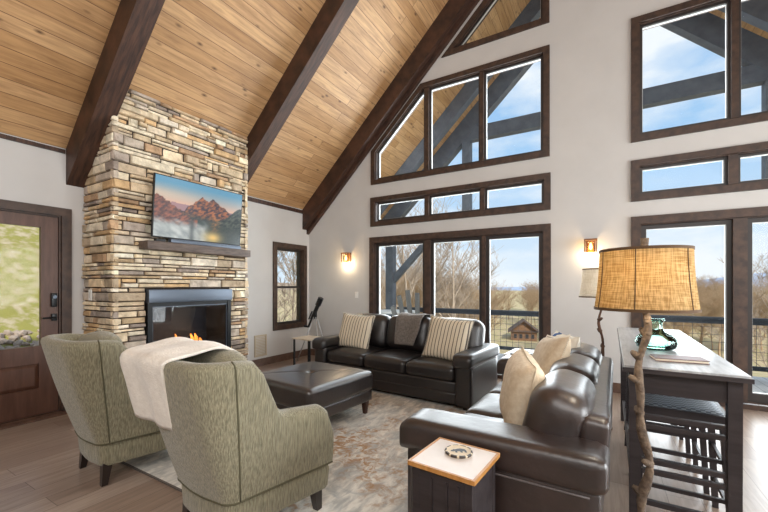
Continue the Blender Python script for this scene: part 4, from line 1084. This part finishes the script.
# ================================================================== ARMCHAIRS
def armchair(loc, rz, label):
    r_ = empty('tweed_armchair', loc, rz); tag(r_, label, 'armchair', 'tweed barrel armchairs')
    z0 = 0.285
    # plan path of the shell, right arm front -> back -> left arm front, local +Y forward
    path = []
    fr, bk, wf, wb, cr2 = 0.335, -0.30, 0.345, 0.262, 0.075
    def corner(cx, cy, a0, a1, n_, rr):
        return [(cx+rr*math.cos(a0+(a1-a0)*k/n_), cy+rr*math.sin(a0+(a1-a0)*k/n_)) for k in range(n_+1)]
    right = []
    for k in range(15):
        t = k/14; right.append((wf+(wb-wf)*t, fr+(bk+cr2-fr)*t))
    right += corner(wb-cr2, bk+cr2, R(-8), R(-90), 7, cr2)
    back = [((wb-cr2)*(1-k/4), bk-0.018*math.sin(k/4*math.pi/2)) for k in range(1, 5)]
    half = right+back
    path = half+[(-x_, y_) for x_, y_ in half[-2::-1]]
    n_ = len(path)
    def top_h(y_):     # height of the upper edge by distance forward
        if y_ < -0.15: return 1.0-0.02*abs((y_+0.3)/0.15)**2
        if y_ < 0.01:
            t = (y_+0.15)/0.16; t = t*t*(3-2*t); return 0.98-(0.98-0.665)*t
        if y_ < 0.25: return 0.665-0.02*(y_-0.07)/0.18
        return 0.645-0.14*max(0, (y_-0.25)/0.085)**2.4
    bm = bmesh.new(); rows = []
    for i, (x_, y_) in enumerate(path):
        a = Vector(path[max(0, i-1)]); b_ = Vector(path[min(n_-1, i+1)]); tdir = (b_-a).normalized(); nr = Vector((-tdir.y, tdir.x))
        if nr.dot(Vector((x_, y_+0.0))) < 0: nr = -nr
        hh = top_h(y_); th = 0.105; col_ = []
        bkf = max(0, min(1, (-y_+0.05)/0.3))
        prof = []
        nz_ = 9
        for k in range(nz_+1):
            q = k/nz_; z_ = z0+(hh-0.035-z0)*q; prof.append((0.0, z_))
        prof += [(-0.012, hh-0.012), (-0.04, hh), (-th+0.03, hh-0.002), (-th+0.005, hh-0.03)]
        for k in range(1, 7):
            q = k/6; prof.append((-th, hh-0.03-(hh-0.03-0.34)*q))
        for o_, z_ in prof:
            fl_o = (z_-z0)*0.13*bkf+(z_-z0)*0.05+0.012*math.sin((z_-z0)/(hh-z0+1e-6)*math.pi)*1.0
            px = x_+nr.x*(o_+fl_o*0.75); py = y_+nr.y*(o_+fl_o)
            py -= 0.10*(z_-z0)*bkf
            col_.append(bm.verts.new((px, py, z_)))
        rows.append(col_)
    for r0, r1 in zip(rows, rows[1:]):
        for k in range(len(r0)-1): bm.faces.new((r0[k], r0[k+1], r1[k+1], r1[k]))
        bm.faces.new((r0[-1], r0[0], r1[0], r1[-1]))
    bm.faces.new(rows[0]); bm.faces.new(rows[-1][::-1])
    sh = link('shell', bm, M_tweed, r_, smooth=50)
    me = sh.data; per = 10+4+6
    for s, idx in ((1, 15), (-1, n_-16)):
        pts = [me.vertices[idx*per+k].co.copy() for k in range(0, 12)]
        bm = bmesh.new(); tube(bm, pts, 0.0045, 6); link('welt', bm, M_weltd, sh, smooth=True)
    bm = bmesh.new(); tube(bm, [me.vertices[i*per].co.copy()+Vector((0, 0, 0.003)) for i in range(n_)], 0.006, 6); link('bottom_welt', bm, M_weltd, sh, smooth=True)
    # base skirt
    bm = bmesh.new(); rows2 = []
    base_path = half+[(-x_, y_) for x_, y_ in half[-2::-1]]
    pl = [Vector((x_*0.975, y_*0.975)) for x_, y_ in base_path]
    pl += [Vector((-wf*0.975+wf*1.95*k/6, fr*0.98+0.03*math.sin(k/6*math.pi))) for k in range(1, 6)]
    for z_, s in ((0.13, 0.93), (0.15, 0.965), (0.25, 0.985), (0.28, 0.97)):
        rows2.append([bm.verts.new((p.x*s, p.y*s, z_)) for p in pl])
    for r0, r1 in zip(rows2, rows2[1:]):
        for k in range(len(r0)): bm.faces.new((r0[k], r0[(k+1) % len(r0)], r1[(k+1) % len(r0)], r1[k]))
    bm.faces.new(rows2[0][::-1]); bm.faces.new(rows2[-1])
    link('base', bm, M_tweed, r_, smooth=45)
    # seat cushion
    def fs(p):
        q = p.copy()
        if p.z > 0: q.z += 0.02*max(0, 1-(p.x/0.25)**2)*max(0, 1-(p.y/0.33)**2)
        q.x *= 1+0.12*(p.y/0.3)*0.5
        return q
    bm = soft(0.47, 0.60, 0.17, 0.07, 14, fn=fs, M=Matrix.Translation((0, 0.12, 0.385))); link('seat_cushion', bm, M_tweed, r_, smooth=True)
    # back cushion rising a little over the shell
    def fb_(p):
        q = p.copy(); 
        q.z += 0.035*max(0, 1-(p.x/0.25)**2) if p.z > 0 else 0
        q.y += 0.03*max(0, 1-(p.x/0.25)**2)
        return q
    bm = soft(0.46, 0.17, 0.54, 0.075, 14, fn=fb_, M=Matrix.Translation((0, -0.185, 0.715)) @ Matrix.Rotation(R(11), 4, 'X')); link('back_cushion', bm, M_tweed, r_, smooth=True)
    for sx in (-1, 1):
        for (y_, w_) in ((-0.235, 0.20), (0.265, 0.27)):
            bm = taper(bmesh.new(), sx*w_, y_, 0.0, 0.15, 0.036, 0.058, sx*0.012, -0.02 if y_ < 0 else 0.01); link('leg', bm, M_legd, r_)
    return r_
armchair((-3.10, 1.475, 0.0), R(-5), 'sage tweed armchair on the left, nearest the front door')
armchair((-1.775, 1.465, 0.0), R(-4), 'sage tweed armchair with the white blanket over its back')
# blanket over the second chair
bm = drape([(-0.432, 0.64), (-0.455, 0.72), (-0.478, 0.80), (-0.515, 0.93), (-0.535, 0.995), (-0.515, 1.02), (-0.45, 1.03), (-0.36, 1.04), (-0.27, 1.055), (-0.20, 1.045), (-0.13, 1.00), (-0.09, 0.94), (-0.05, 0.80)],
           lambda t: -0.40+0.08*min(1, t/0.4), lambda t: 0.0+0.10*min(1, t/0.45) if t < 0.45 else 0.10+0.05*(t-0.45), nx=24, thick=0.014, wob=0.008, seed=4)
o = link('white_blanket', bm, M_blank, smooth=True, loc=(-1.775, 1.465, 0.0), rot=(0, 0, R(-4))); tag(o, 'white woven blanket draped over the back of the nearer armchair', 'blanket')

# ================================================================== END TABLE + COASTER
et = empty('end_table', (-0.555, 1.555, RZ), R(-5)); tag(et, 'small black end table with ivory top and oak edge, before the right sofa', 'table')
hw = 0.15; zt = 0.59
bm = bbox(-hw+0.010, hw-0.010, -hw+0.010, hw-0.010, zt-0.02, zt, 0.001); tt = link('table_top', bm, M_ivory, et)
bm = bmesh.new(); pl_ = lambda a, b_, t_: (a, b_, t_)
ring(bm, [(-hw, -hw), (hw, -hw), (hw, hw), (-hw, hw)], [(-hw+.0105, -hw+.0105), (hw-.0105, -hw+.0105), (hw-.0105, hw-.0105), (-hw+.0105, hw-.0105)], pl_, zt-0.017, zt+0.0015); link('oak_edge', bm, M_oak, tt)
b0 = hw-0.018
for (a0, a1, c0, c1) in ((-b0, b0, -b0, -b0+0.012), (-b0, b0, b0-0.012, b0), (-b0, -b0+0.012, -b0+0.012, b0-0.012), (b0-0.012, b0, -b0+0.012, b0-0.012)):
    bm = bmesh.new(); box(bm, a0, a1, c0, c1, 0.03, zt-0.03); link('side_panel', bm, M_console, et)
for sx in (-1, 1):
    for sy in (-1, 1):
        bm = bbox(sx*(b0-0.014)-0.016, sx*(b0-0.014)+0.016, sy*(b0-0.014)-0.016, sy*(b0-0.014)+0.016, 0.0, zt-0.025, 0.002); link('corner_post', bm, M_console, et)
bm = bmesh.new()
for x_ in (-0.05, 0.02, 0.07): box(bm, x_, x_+0.010, -b0-0.006, -b0-0.0005, 0.04, zt-0.05)
link('batten', bm, M_console, et)
co_ = empty('bear_coaster', (-0.553, 1.60, RZ+zt+0.002), R(30)); tag(co_, 'round stone coaster with a dark bear, on the small end table', 'coaster')
bm = bmesh.new(); lathe(bm, [(0.0, 0), (0.060, 0), (0.062, 0.005), (0.060, 0.010), (0.053, 0.010), (0.052, 0.008), (0.0, 0.008)], 40)
for f_ in bm.faces:
    c_ = f_.calc_center_median(); r2 = math.hypot(c_.x, c_.y); a_ = math.atan2(c_.y, c_.x)
    f_.material_index = 1 if r2 < 0.0525 else (1 if int((a_+math.pi)/(2*math.pi)*40) % 4 == 0 else 0)
link('disc', bm, [mat('coaster_rim', (44, 32, 26), 0.5), mat('coaster_face', (216, 200, 172), 0.6)], co_)
bear = [(-0.030, -0.004), (-0.026, 0.004), (-0.020, 0.007), (-0.016, 0.012), (-0.012, 0.009), (-0.002, 0.013), (0.010, 0.015), (0.022, 0.011), (0.027, 0.002), (0.027, -0.014), (0.020, -0.014), (0.018, -0.004), (0.012, -0.006), (0.012, -0.014), (0.005, -0.014), (0.003, -0.005), (-0.006, -0.005), (-0.007, -0.014), (-0.014, -0.014), (-0.014, -0.003), (-0.020, -0.006)]
bm = bmesh.new(); tr_ = tessellate_polygon([[Vector((a, b_, 0)) for a, b_ in bear]]); vv = [bm.verts.new((a*1.25, b_*1.45, 0.0088)) for a, b_ in bear]
for q in tr_: bm.faces.new([vv[i] for i in q])
link('bear_emblem', bm, mat('bear_ink', (26, 28, 36), 0.5), co_)

# ================================================================== LAMPS
def burlap(name, c1, c2, em, es):
    m = bpy.data.materials.new(name); m.use_nodes = True; t = m.node_tree; t.nodes.clear()
    tc_ = N(t, 'ShaderNodeTexCoord')
    def fib(st, sc_):
        mp_ = N(t, 'ShaderNodeMapping'); mp_.inputs['Scale'].default_value = st; t.links.new(tc_.outputs['Object'], mp_.inputs[0])
        n_ = N(t, 'ShaderNodeTexNoise'); n_.inputs['Scale'].default_value = sc_; n_.inputs['Detail'].default_value = 3; t.links.new(mp_.outputs[0], n_.inputs['Vector']); return n_.outputs[0]
    a = fib((1, 1, 24), 12); b_ = fib((24, 24, 1), 9)
    ad = N(t, 'ShaderNodeMath', operation='ADD'); t.links.new(a, ad.inputs[0]); t.links.new(b_, ad.inputs[1])
    r_ = N(t, 'ShaderNodeValToRGB'); r_.color_ramp.elements[0].position = 0.40*2*0.5+0.38; r_.color_ramp.elements[1].position = 1.0
    hf = N(t, 'ShaderNodeMath', operation='MULTIPLY'); hf.inputs[1].default_value = 0.8; t.links.new(ad.outputs[0], hf.inputs[0])
    r_.color_ramp.elements[0].position = 0.68; r_.color_ramp.elements[1].position = 0.92
    r_.color_ramp.elements[0].color = rgb(*c1); r_.color_ramp.elements[1].color = rgb(*c2); t.links.new(hf.outputs[0], r_.inputs[0])
    df = N(t, 'ShaderNodeBsdfDiffuse'); tl = N(t, 'ShaderNodeBsdfTranslucent'); t.links.new(r_.outputs[0], df.inputs[0]); t.links.new(r_.outputs[0], tl.inputs[0])
    mi = N(t, 'ShaderNodeMixShader'); mi.inputs[0].default_value = 0.5; t.links.new(df.outputs[0], mi.inputs[1]); t.links.new(tl.outputs[0], mi.inputs[2])
    out = N(t, 'ShaderNodeOutputMaterial'); t.links.new(mi.outputs[0], out.inputs[0]); return m
M_burlap = burlap('burlap', (176, 146, 100), (228, 206, 160), None, 0)
M_linsh = burlap('pale_linen_shade', (214, 208, 196), (238, 234, 226), None, 0)
def branch_lamp(loc, m_sh, m_bk, label, power, seed, seams=True, rt=0.174, rb=0.195, pr0=0.0195):
    rnd_ = random.Random(seed); r_ = empty('branch_floor_lamp', loc); tag(r_, label, 'lamp')
    bm = bmesh.new(); lathe(bm, [(0.0, 0.0), (0.085, 0.0), (0.085, 0.015), (0.03, 0.03), (0.0, 0.03)], 28); link('base', bm, m_bk, r_, smooth=40)
    pts = []; rs = []
    for k in range(40):
        q = k/39; z_ = 0.02+q*1.40
        pts.append((-0.004+0.018*math.sin(q*13+seed)*(0.4+0.6*math.sin(q*math.pi))-0.008*math.sin(q*29), 0.012*math.sin(q*9+1), z_)); rs.append((pr0-0.006*q)*(1+0.18*math.sin(q*37+seed)+0.10*rnd_.uniform(-1, 1)))
    bm = bmesh.new(); tube(bm, pts, rs, 12)
    for k in (6, 11, 15, 21, 25, 28, 31, 34, 36):
        p = Vector(pts[k]); a = rnd_.uniform(0, 6.28); d_ = Vector((math.cos(a), math.sin(a), 0.5)).normalized()
        tube(bm, [p, p+d_*0.028, p+d_*0.045], [0.020, 0.015, 0.009], 7)
    link('branch_pole', bm, m_bk, r_, smooth=True)
    bm = bmesh.new()
    z0_, z1_ = 1.245, 1.508
    prof = []
    for k in range(13):
        q = k/12; prof.append((rb+(rt-rb)*(1-(1-q)**1.8), z0_+(z1_-z0_)*q))
    lathe(bm, prof+[(r__-0.002, z_) for r__, z_ in prof[::-1]], 56); sh_ = link('lamp_shade', bm, m_sh, r_, smooth=60)
    M_tr = mat('shade_trim', (92, 68, 44), 0.8)
    for zz, rr in ((z0_, rb), (z1_, rt)):
        bm = bmesh.new(); lathe(bm, [(rr+0.002, zz-0.004), (rr+0.002, zz+0.008), (rr-0.003, zz+0.008), (rr-0.003, zz-0.004), (rr+0.002, zz-0.004)], 56); link('trim_band', bm, M_tr, sh_)
    if seams:
        for a in (R(-104), R(-38), R(15), R(80), R(150), R(205)):
            bm = bmesh.new(); tube(bm, [(math.cos(a)*(pr_[0]+0.001), math.sin(a)*(pr_[0]+0.001), pr_[1]) for pr_ in prof], 0.0022, 5); link('seam', bm, M_tr, sh_)
    bm = bmesh.new()
    for a in (0, R(120), R(240)): tube(bm, [(0, 0, z1_-0.01), (math.cos(a)*rt*0.99, math.sin(a)*rt*0.99, z1_-0.004)], 0.0025, 5)
    link('spider', bm, M_black, r_)
    bm = bmesh.new(); tube(bm, [(0, 0, 1.40), (0, 0, 1.505), (0.002, 0, 1.565)], [0.012, 0.015, 0.017], 9); link('finial', bm, m_bk, r_, smooth=True)
    bm = bmesh.new(); lathe(bm, [(0.001, -0.04), (0.02, -0.03), (0.03, 0.0), (0.02, 0.03), (0.001, 0.04)], 14, Matrix.Translation((0.045, -0.03, 1.40))); link('bulb', bm, mat('bulb_'+str(seed), (255, 240, 220), 0.4, emit=(255, 214, 160), estr=2.5), r_, smooth=True)
    if power:
        l = bpy.data.lights.new('lamp_light', 'POINT'); l.energy = power; l.color = (1, 0.92, 0.78); l.shadow_soft_size = 0.035
        o = bpy.data.objects.new('lamp_light', l); COL.objects.link(o); o.location = (loc[0]+0.045-0.045, loc[1]-0.075, 1.40)
    return r_
branch_lamp((0.163, 2.03, 0), M_burlap, M_bark, 'floor lamp with glowing burlap drum shade on a gnarled branch, in front', 8.0, 3)
branch_lamp((0.0, 4.10, 0), M_linsh, M_barkd, 'pale-shaded branch floor lamp half hidden behind the burlap lamp', 3.0, 8, seams=False, pr0=0.016, rt=0.165, rb=0.195)

# ================================================================== CONSOLE TABLE
ct = empty('console_table', (0.37, 3.42, 0), R(-1.0)); tag(ct, 'long dark bar-height console table with a weathered grey top behind the sofa', 'table')
cwx, cly, ch_ = 0.25, 1.07, 0.93
bm = bbox(-cwx, cwx, -cly, cly, ch_-0.032, ch_, 0.008); tp = link('table_top', bm, M_ctop, ct, smooth=30)
bm = bmesh.new(); ring(bm, [(-cwx-.006, -cly-.006), (cwx+.006, -cly-.006), (cwx+.006, cly+.006), (-cwx-.006, cly+.006)], [(-cwx+.002, -cly+.002), (cwx-.002, -cly+.002), (cwx-.002, cly-.002), (-cwx+.002, cly-.002)], pl_, ch_-0.034, ch_-0.012); link('edge_band', bm, M_console, tp)
bm = bmesh.new()
box(bm, -0.215, 0.215, -cly+0.05, -cly+0.075, ch_-0.15, ch_-0.036); box(bm, -0.215, 0.215, cly-0.075, cly-0.05, ch_-0.15, ch_-0.036)
box(bm, -0.215, -0.195, -cly+0.075, cly-0.075, ch_-0.15, ch_-0.036); box(bm, 0.195, 0.215, -cly+0.075, cly-0.075, ch_-0.15, ch_-0.036); link('apron', bm, M_console, ct)
for sx in (-1, 1):
    for sy in (-1, 1):
        bm = taper(bmesh.new(), sx*0.20, sy*(cly-0.065), 0, ch_-0.036, 0.050, 0.054); link('leg', bm, M_console, ct)
for sy in (-1, 1):
    for z_ in (0.655, 0.605, 0.42, 0.365, 0.20):
        bm = bbox(-0.17, 0.17, sy*(cly-0.065)-0.014, sy*(cly-0.065)+0.014, z_-0.013, z_+0.013, 0.003); link('end_rail', bm, M_console, ct)
bm = bbox(-0.20-0.012, -0.20+0.012, -cly+0.10, cly-0.10, 0.18, 0.21, 0.003); link('stretcher', bm, M_console, ct)
# glass demijohn
M_aqua = bpy.data.materials.new('aqua_glass'); M_aqua.use_nodes = True; t = M_aqua.node_tree; t.nodes.clear()
tr = N(t, 'ShaderNodeBsdfTransparent'); tr.inputs[0].default_value = rgb(246, 253, 251); gl = N(t, 'ShaderNodeBsdfGlossy'); gl.inputs['Roughness'].default_value = 0.03; gl.inputs[0].default_value = rgb(220, 245, 238)
lw = N(t, 'ShaderNodeLayerWeight'); lw.inputs[0].default_value = 0.45; tr2 = N(t, 'ShaderNodeBsdfTransparent'); tr2.inputs[0].default_value = rgb(190, 230, 220)
ms0 = N(t, 'ShaderNodeMixShader'); t.links.new(lw.outputs['Facing'], ms0.inputs[0]); t.links.new(tr.outputs[0], ms0.inputs[1]); t.links.new(tr2.outputs[0], ms0.inputs[2])
frn = N(t, 'ShaderNodeFresnel'); frn.inputs[0].default_value = 1.5; ms = N(t, 'ShaderNodeMixShader'); t.links.new(frn.outputs[0], ms.inputs[0]); t.links.new(ms0.outputs[0], ms.inputs[1]); t.links.new(gl.outputs[0], ms.inputs[2])
ou = N(t, 'ShaderNodeOutputMaterial'); t.links.new(ms.outputs[0], ou.inputs[0])
bm = bmesh.new(); lathe(bm, [(0.0, 0.001), (0.085, 0.001), (0.108, 0.014), (0.118, 0.045), (0.112, 0.075), (0.085, 0.098), (0.050, 0.115), (0.036, 0.14), (0.034, 0.175), (0.048, 0.190), (0.048, 0.202), (0.040, 0.204), (0.028, 0.178), (0.030, 0.14), (0.045, 0.11), (0.10, 0.078), (0.108, 0.045), (0.10, 0.02), (0.0, 0.014)], 40)
o = link('glass_vase', bm, M_aqua, smooth=True, loc=(0.31, 3.05, ch_+0.001)); tag(o, 'squat aqua glass jug vase on the console table under the burlap shade', 'vase')
bk_ = empty('closed_book', (0.37, 2.64, ch_+0.001), R(6)); tag(bk_, 'thin reddish brown book lying on the console table beside the vase', 'book')
for z_ in (0.0, 0.014):
    bm = bmesh.new(); box(bm, -0.12, 0.12, -0.07, 0.07, z_, z_+0.003); link('cover', bm, M_book, bk_)
bm = bmesh.new(); box(bm, -0.117, 0.116, -0.066, 0.066, 0.003, 0.014); link('pages', bm, M_paper, bk_)

# stools on the far side of the console
M_weave = bpy.data.materials.new('woven_seat'); M_weave.use_nodes = True; t = M_weave.node_tree; b = t.nodes['Principled BSDF']; b.inputs['Roughness'].default_value = 0.6
tc_ = N(t, 'ShaderNodeTexCoord'); ck = N(t, 'ShaderNodeTexChecker'); ck.inputs['Scale'].default_value = 48; ck.inputs[1].default_value = rgb(134, 142, 150); ck.inputs[2].default_value = rgb(78, 86, 96)
t.links.new(tc_.outputs['Object'], ck.inputs[0]); t.links.new(ck.outputs[0], b.inputs['Base Color'])
def stool(loc, rz):
    r_ = empty('bar_stool', loc, rz)
    s = 0.19; hz_ = 0.66
    bm = soft(2*s-0.02, 2*s-0.02, 0.03, 0.012, 8, M=Matrix.Translation((0, 0, hz_))); link('seat', bm, M_weave, r_, smooth=True)
    bm = bmesh.new(); ring(bm, [(-s-.01, -s-.01), (s+.01, -s-.01), (s+.01, s+.01), (-s-.01, s+.01)], [(-s+.012, -s+.012), (s-.012, -s+.012), (s-.012, s-.012), (-s+.012, s-.012)], pl_, hz_-0.045, hz_+0.004); link('seat_frame', bm, M_console, r_)
    for sx in (-1, 1):
        for sy in (-1, 1):
            bm = taper(bmesh.new(), sx*(s-0.015), sy*(s-0.015), 0, hz_-0.03, 0.028, 0.034, sx*0.03, sy*0.03); link('leg', bm, M_console, r_)
    for z_ in (0.22, 0.42):
        e_ = s-0.015+0.03*(1-z_/0.63)
        for sy in (-1, 1):
            bm = bbox(-e_, e_, sy*e_-0.009, sy*e_+0.009, z_-0.011, z_+0.011, 0.002); link('rung', bm, M_console, r_)
            bm = bbox(sy*e_-0.009, sy*e_+0.009, -e_, e_, z_-0.04, z_-0.018, 0.002); link('rung', bm, M_console, r_)
    return r_
st = stool((0.385, 2.78, 0), R(-2)); tag(st, 'dark bar stool with grey woven seat under the near end of the console', 'stool', 'bar stools under the console')
for y_, lb in ((3.36, 'dark bar stool with woven seat under the middle of the console'), (3.94, 'dark bar stool with woven seat under the far end of the console')):
    c = copy_tree(st); c.location = (0.39, y_, 0); c['label'] = lb

# ================================================================== CORNER TABLES AND SMALL THINGS
kt = empty('corner_table', (-0.70, 4.50, 0), R(-4)); tag(kt, 'white-topped side table in the corner between the two sofas', 'table')
bm = bbox(-0.24, 0.24, -0.24, 0.24, 0.56, 0.585, 0.004); link('table_top', bm, M_whitetop, kt)
bm = bmesh.new(); box(bm, -0.21, 0.21, -0.21, 0.21, 0.47, 0.555); link('apron', bm, M_console, kt)
for sx in (-1, 1):
    for sy in (-1, 1):
        bm = taper(bmesh.new(), sx*0.19, sy*0.19, 0, 0.47, 0.035, 0.045); link('leg', bm, M_console, kt)
o = link('serving_tray', lathe(bmesh.new(), [(0.0, 0.0), (0.085, 0.0), (0.10, 0.012), (0.096, 0.014), (0.083, 0.004), (0.0, 0.004)], 28), mat('dark_green_glaze', (36, 52, 46), 0.3), smooth=True, loc=(-0.76, 4.42, 0.586)); tag(o, 'dark green dish on the white corner table', 'dish')
o = link('remote_control', bbox(-0.09, 0.09, -0.022, 0.022, 0.0, 0.014, 0.004), M_black, loc=(-0.80, 4.315, 0.586), rot=(0, 0, R(12))); tag(o, 'black remote control lying on the white corner table', 'remote')
o = link('glass_tumbler', lathe(bmesh.new(), [(0.0, 0.0), (0.035, 0.0), (0.040, 0.10), (0.037, 0.10), (0.032, 0.008), (0.0, 0.008)], 24), M_aqua2 if False else glass_mat('tumbler_glass', (214, 220, 222), 1.5), smooth=True, loc=(-0.575, 4.58, 0.586)); tag(o, 'clear glass tumbler on the white corner table by the door frame', 'glass')
# side table at the left end of the far sofa
s2 = empty('side_table', (-3.83, 4.27, 0), R(-5)); tag(s2, 'small pale-topped side table with thin black legs by the far sofa arm', 'table')
bm = bbox(-0.19, 0.19, -0.17, 0.17, 0.55, 0.57, 0.004); link('table_top', bm, mat('pale_wood_top', (206, 192, 172), 0.5, col2=(192, 176, 152), scale=6), s2)
for sx in (-1, 1):
    for sy in (-1, 1):
        bm = bmesh.new(); box(bm, sx*0.165-0.011, sx*0.165+0.011, sy*0.145-0.011, sy*0.145+0.011, 0, 0.549); link('leg', bm, M_black, s2)
# telescope on a tripod
tl_ = empty('telescope', (-4.42, 5.05, 0)); tag(tl_, 'black telescope on a silver tripod in the corner by the small window', 'telescope')
ap = Vector((0.04, 0, 0.80))
for k, a in enumerate((R(200), R(320), R(80))):
    bm = bmesh.new(); tube(bm, [ap+Vector((math.cos(a)*0.03, math.sin(a)*0.03, 0)), Vector((ap.x+math.cos(a)*0.36, ap.y+math.sin(a)*0.30, 0.008))], [0.011, 0.008], 8); link('leg', bm, M_steel, tl_, smooth=True)
bm = bmesh.new(); tube(bm, [ap-Vector((0, 0, 0.03)), ap+Vector((0, 0, 0.10))], 0.028, 10); link('mount', bm, M_black, tl_, smooth=40)
A_, B_ = Vector((-0.12, 0.0, 0.62)), Vector((0.15, 0.02, 1.14)); d_ = (B_-A_)
bm = bmesh.new(); tube(bm, [A_, A_+d_*0.25, A_+d_*0.26, A_+d_*0.74, A_+d_*0.75, B_], [0.022, 0.026, 0.034, 0.036, 0.050, 0.050], 18); tb = link('tube', bm, M_black, tl_, smooth=40)
bm = bmesh.new(); tube(bm, [A_+Vector((0, 0, 0)), A_+Vector((-0.10, 0.0, 0.005))], [0.018, 0.021], 12); link('eyepiece', bm, M_black, tb, smooth=40)
bm = bmesh.new(); tube(bm, [A_+d_*0.2+Vector((-0.055, 0, 0.03)), A_+d_*0.48+Vector((-0.055, 0, 0.03))], 0.013, 10); link('finder_scope', bm, M_black, tb, smooth=40)
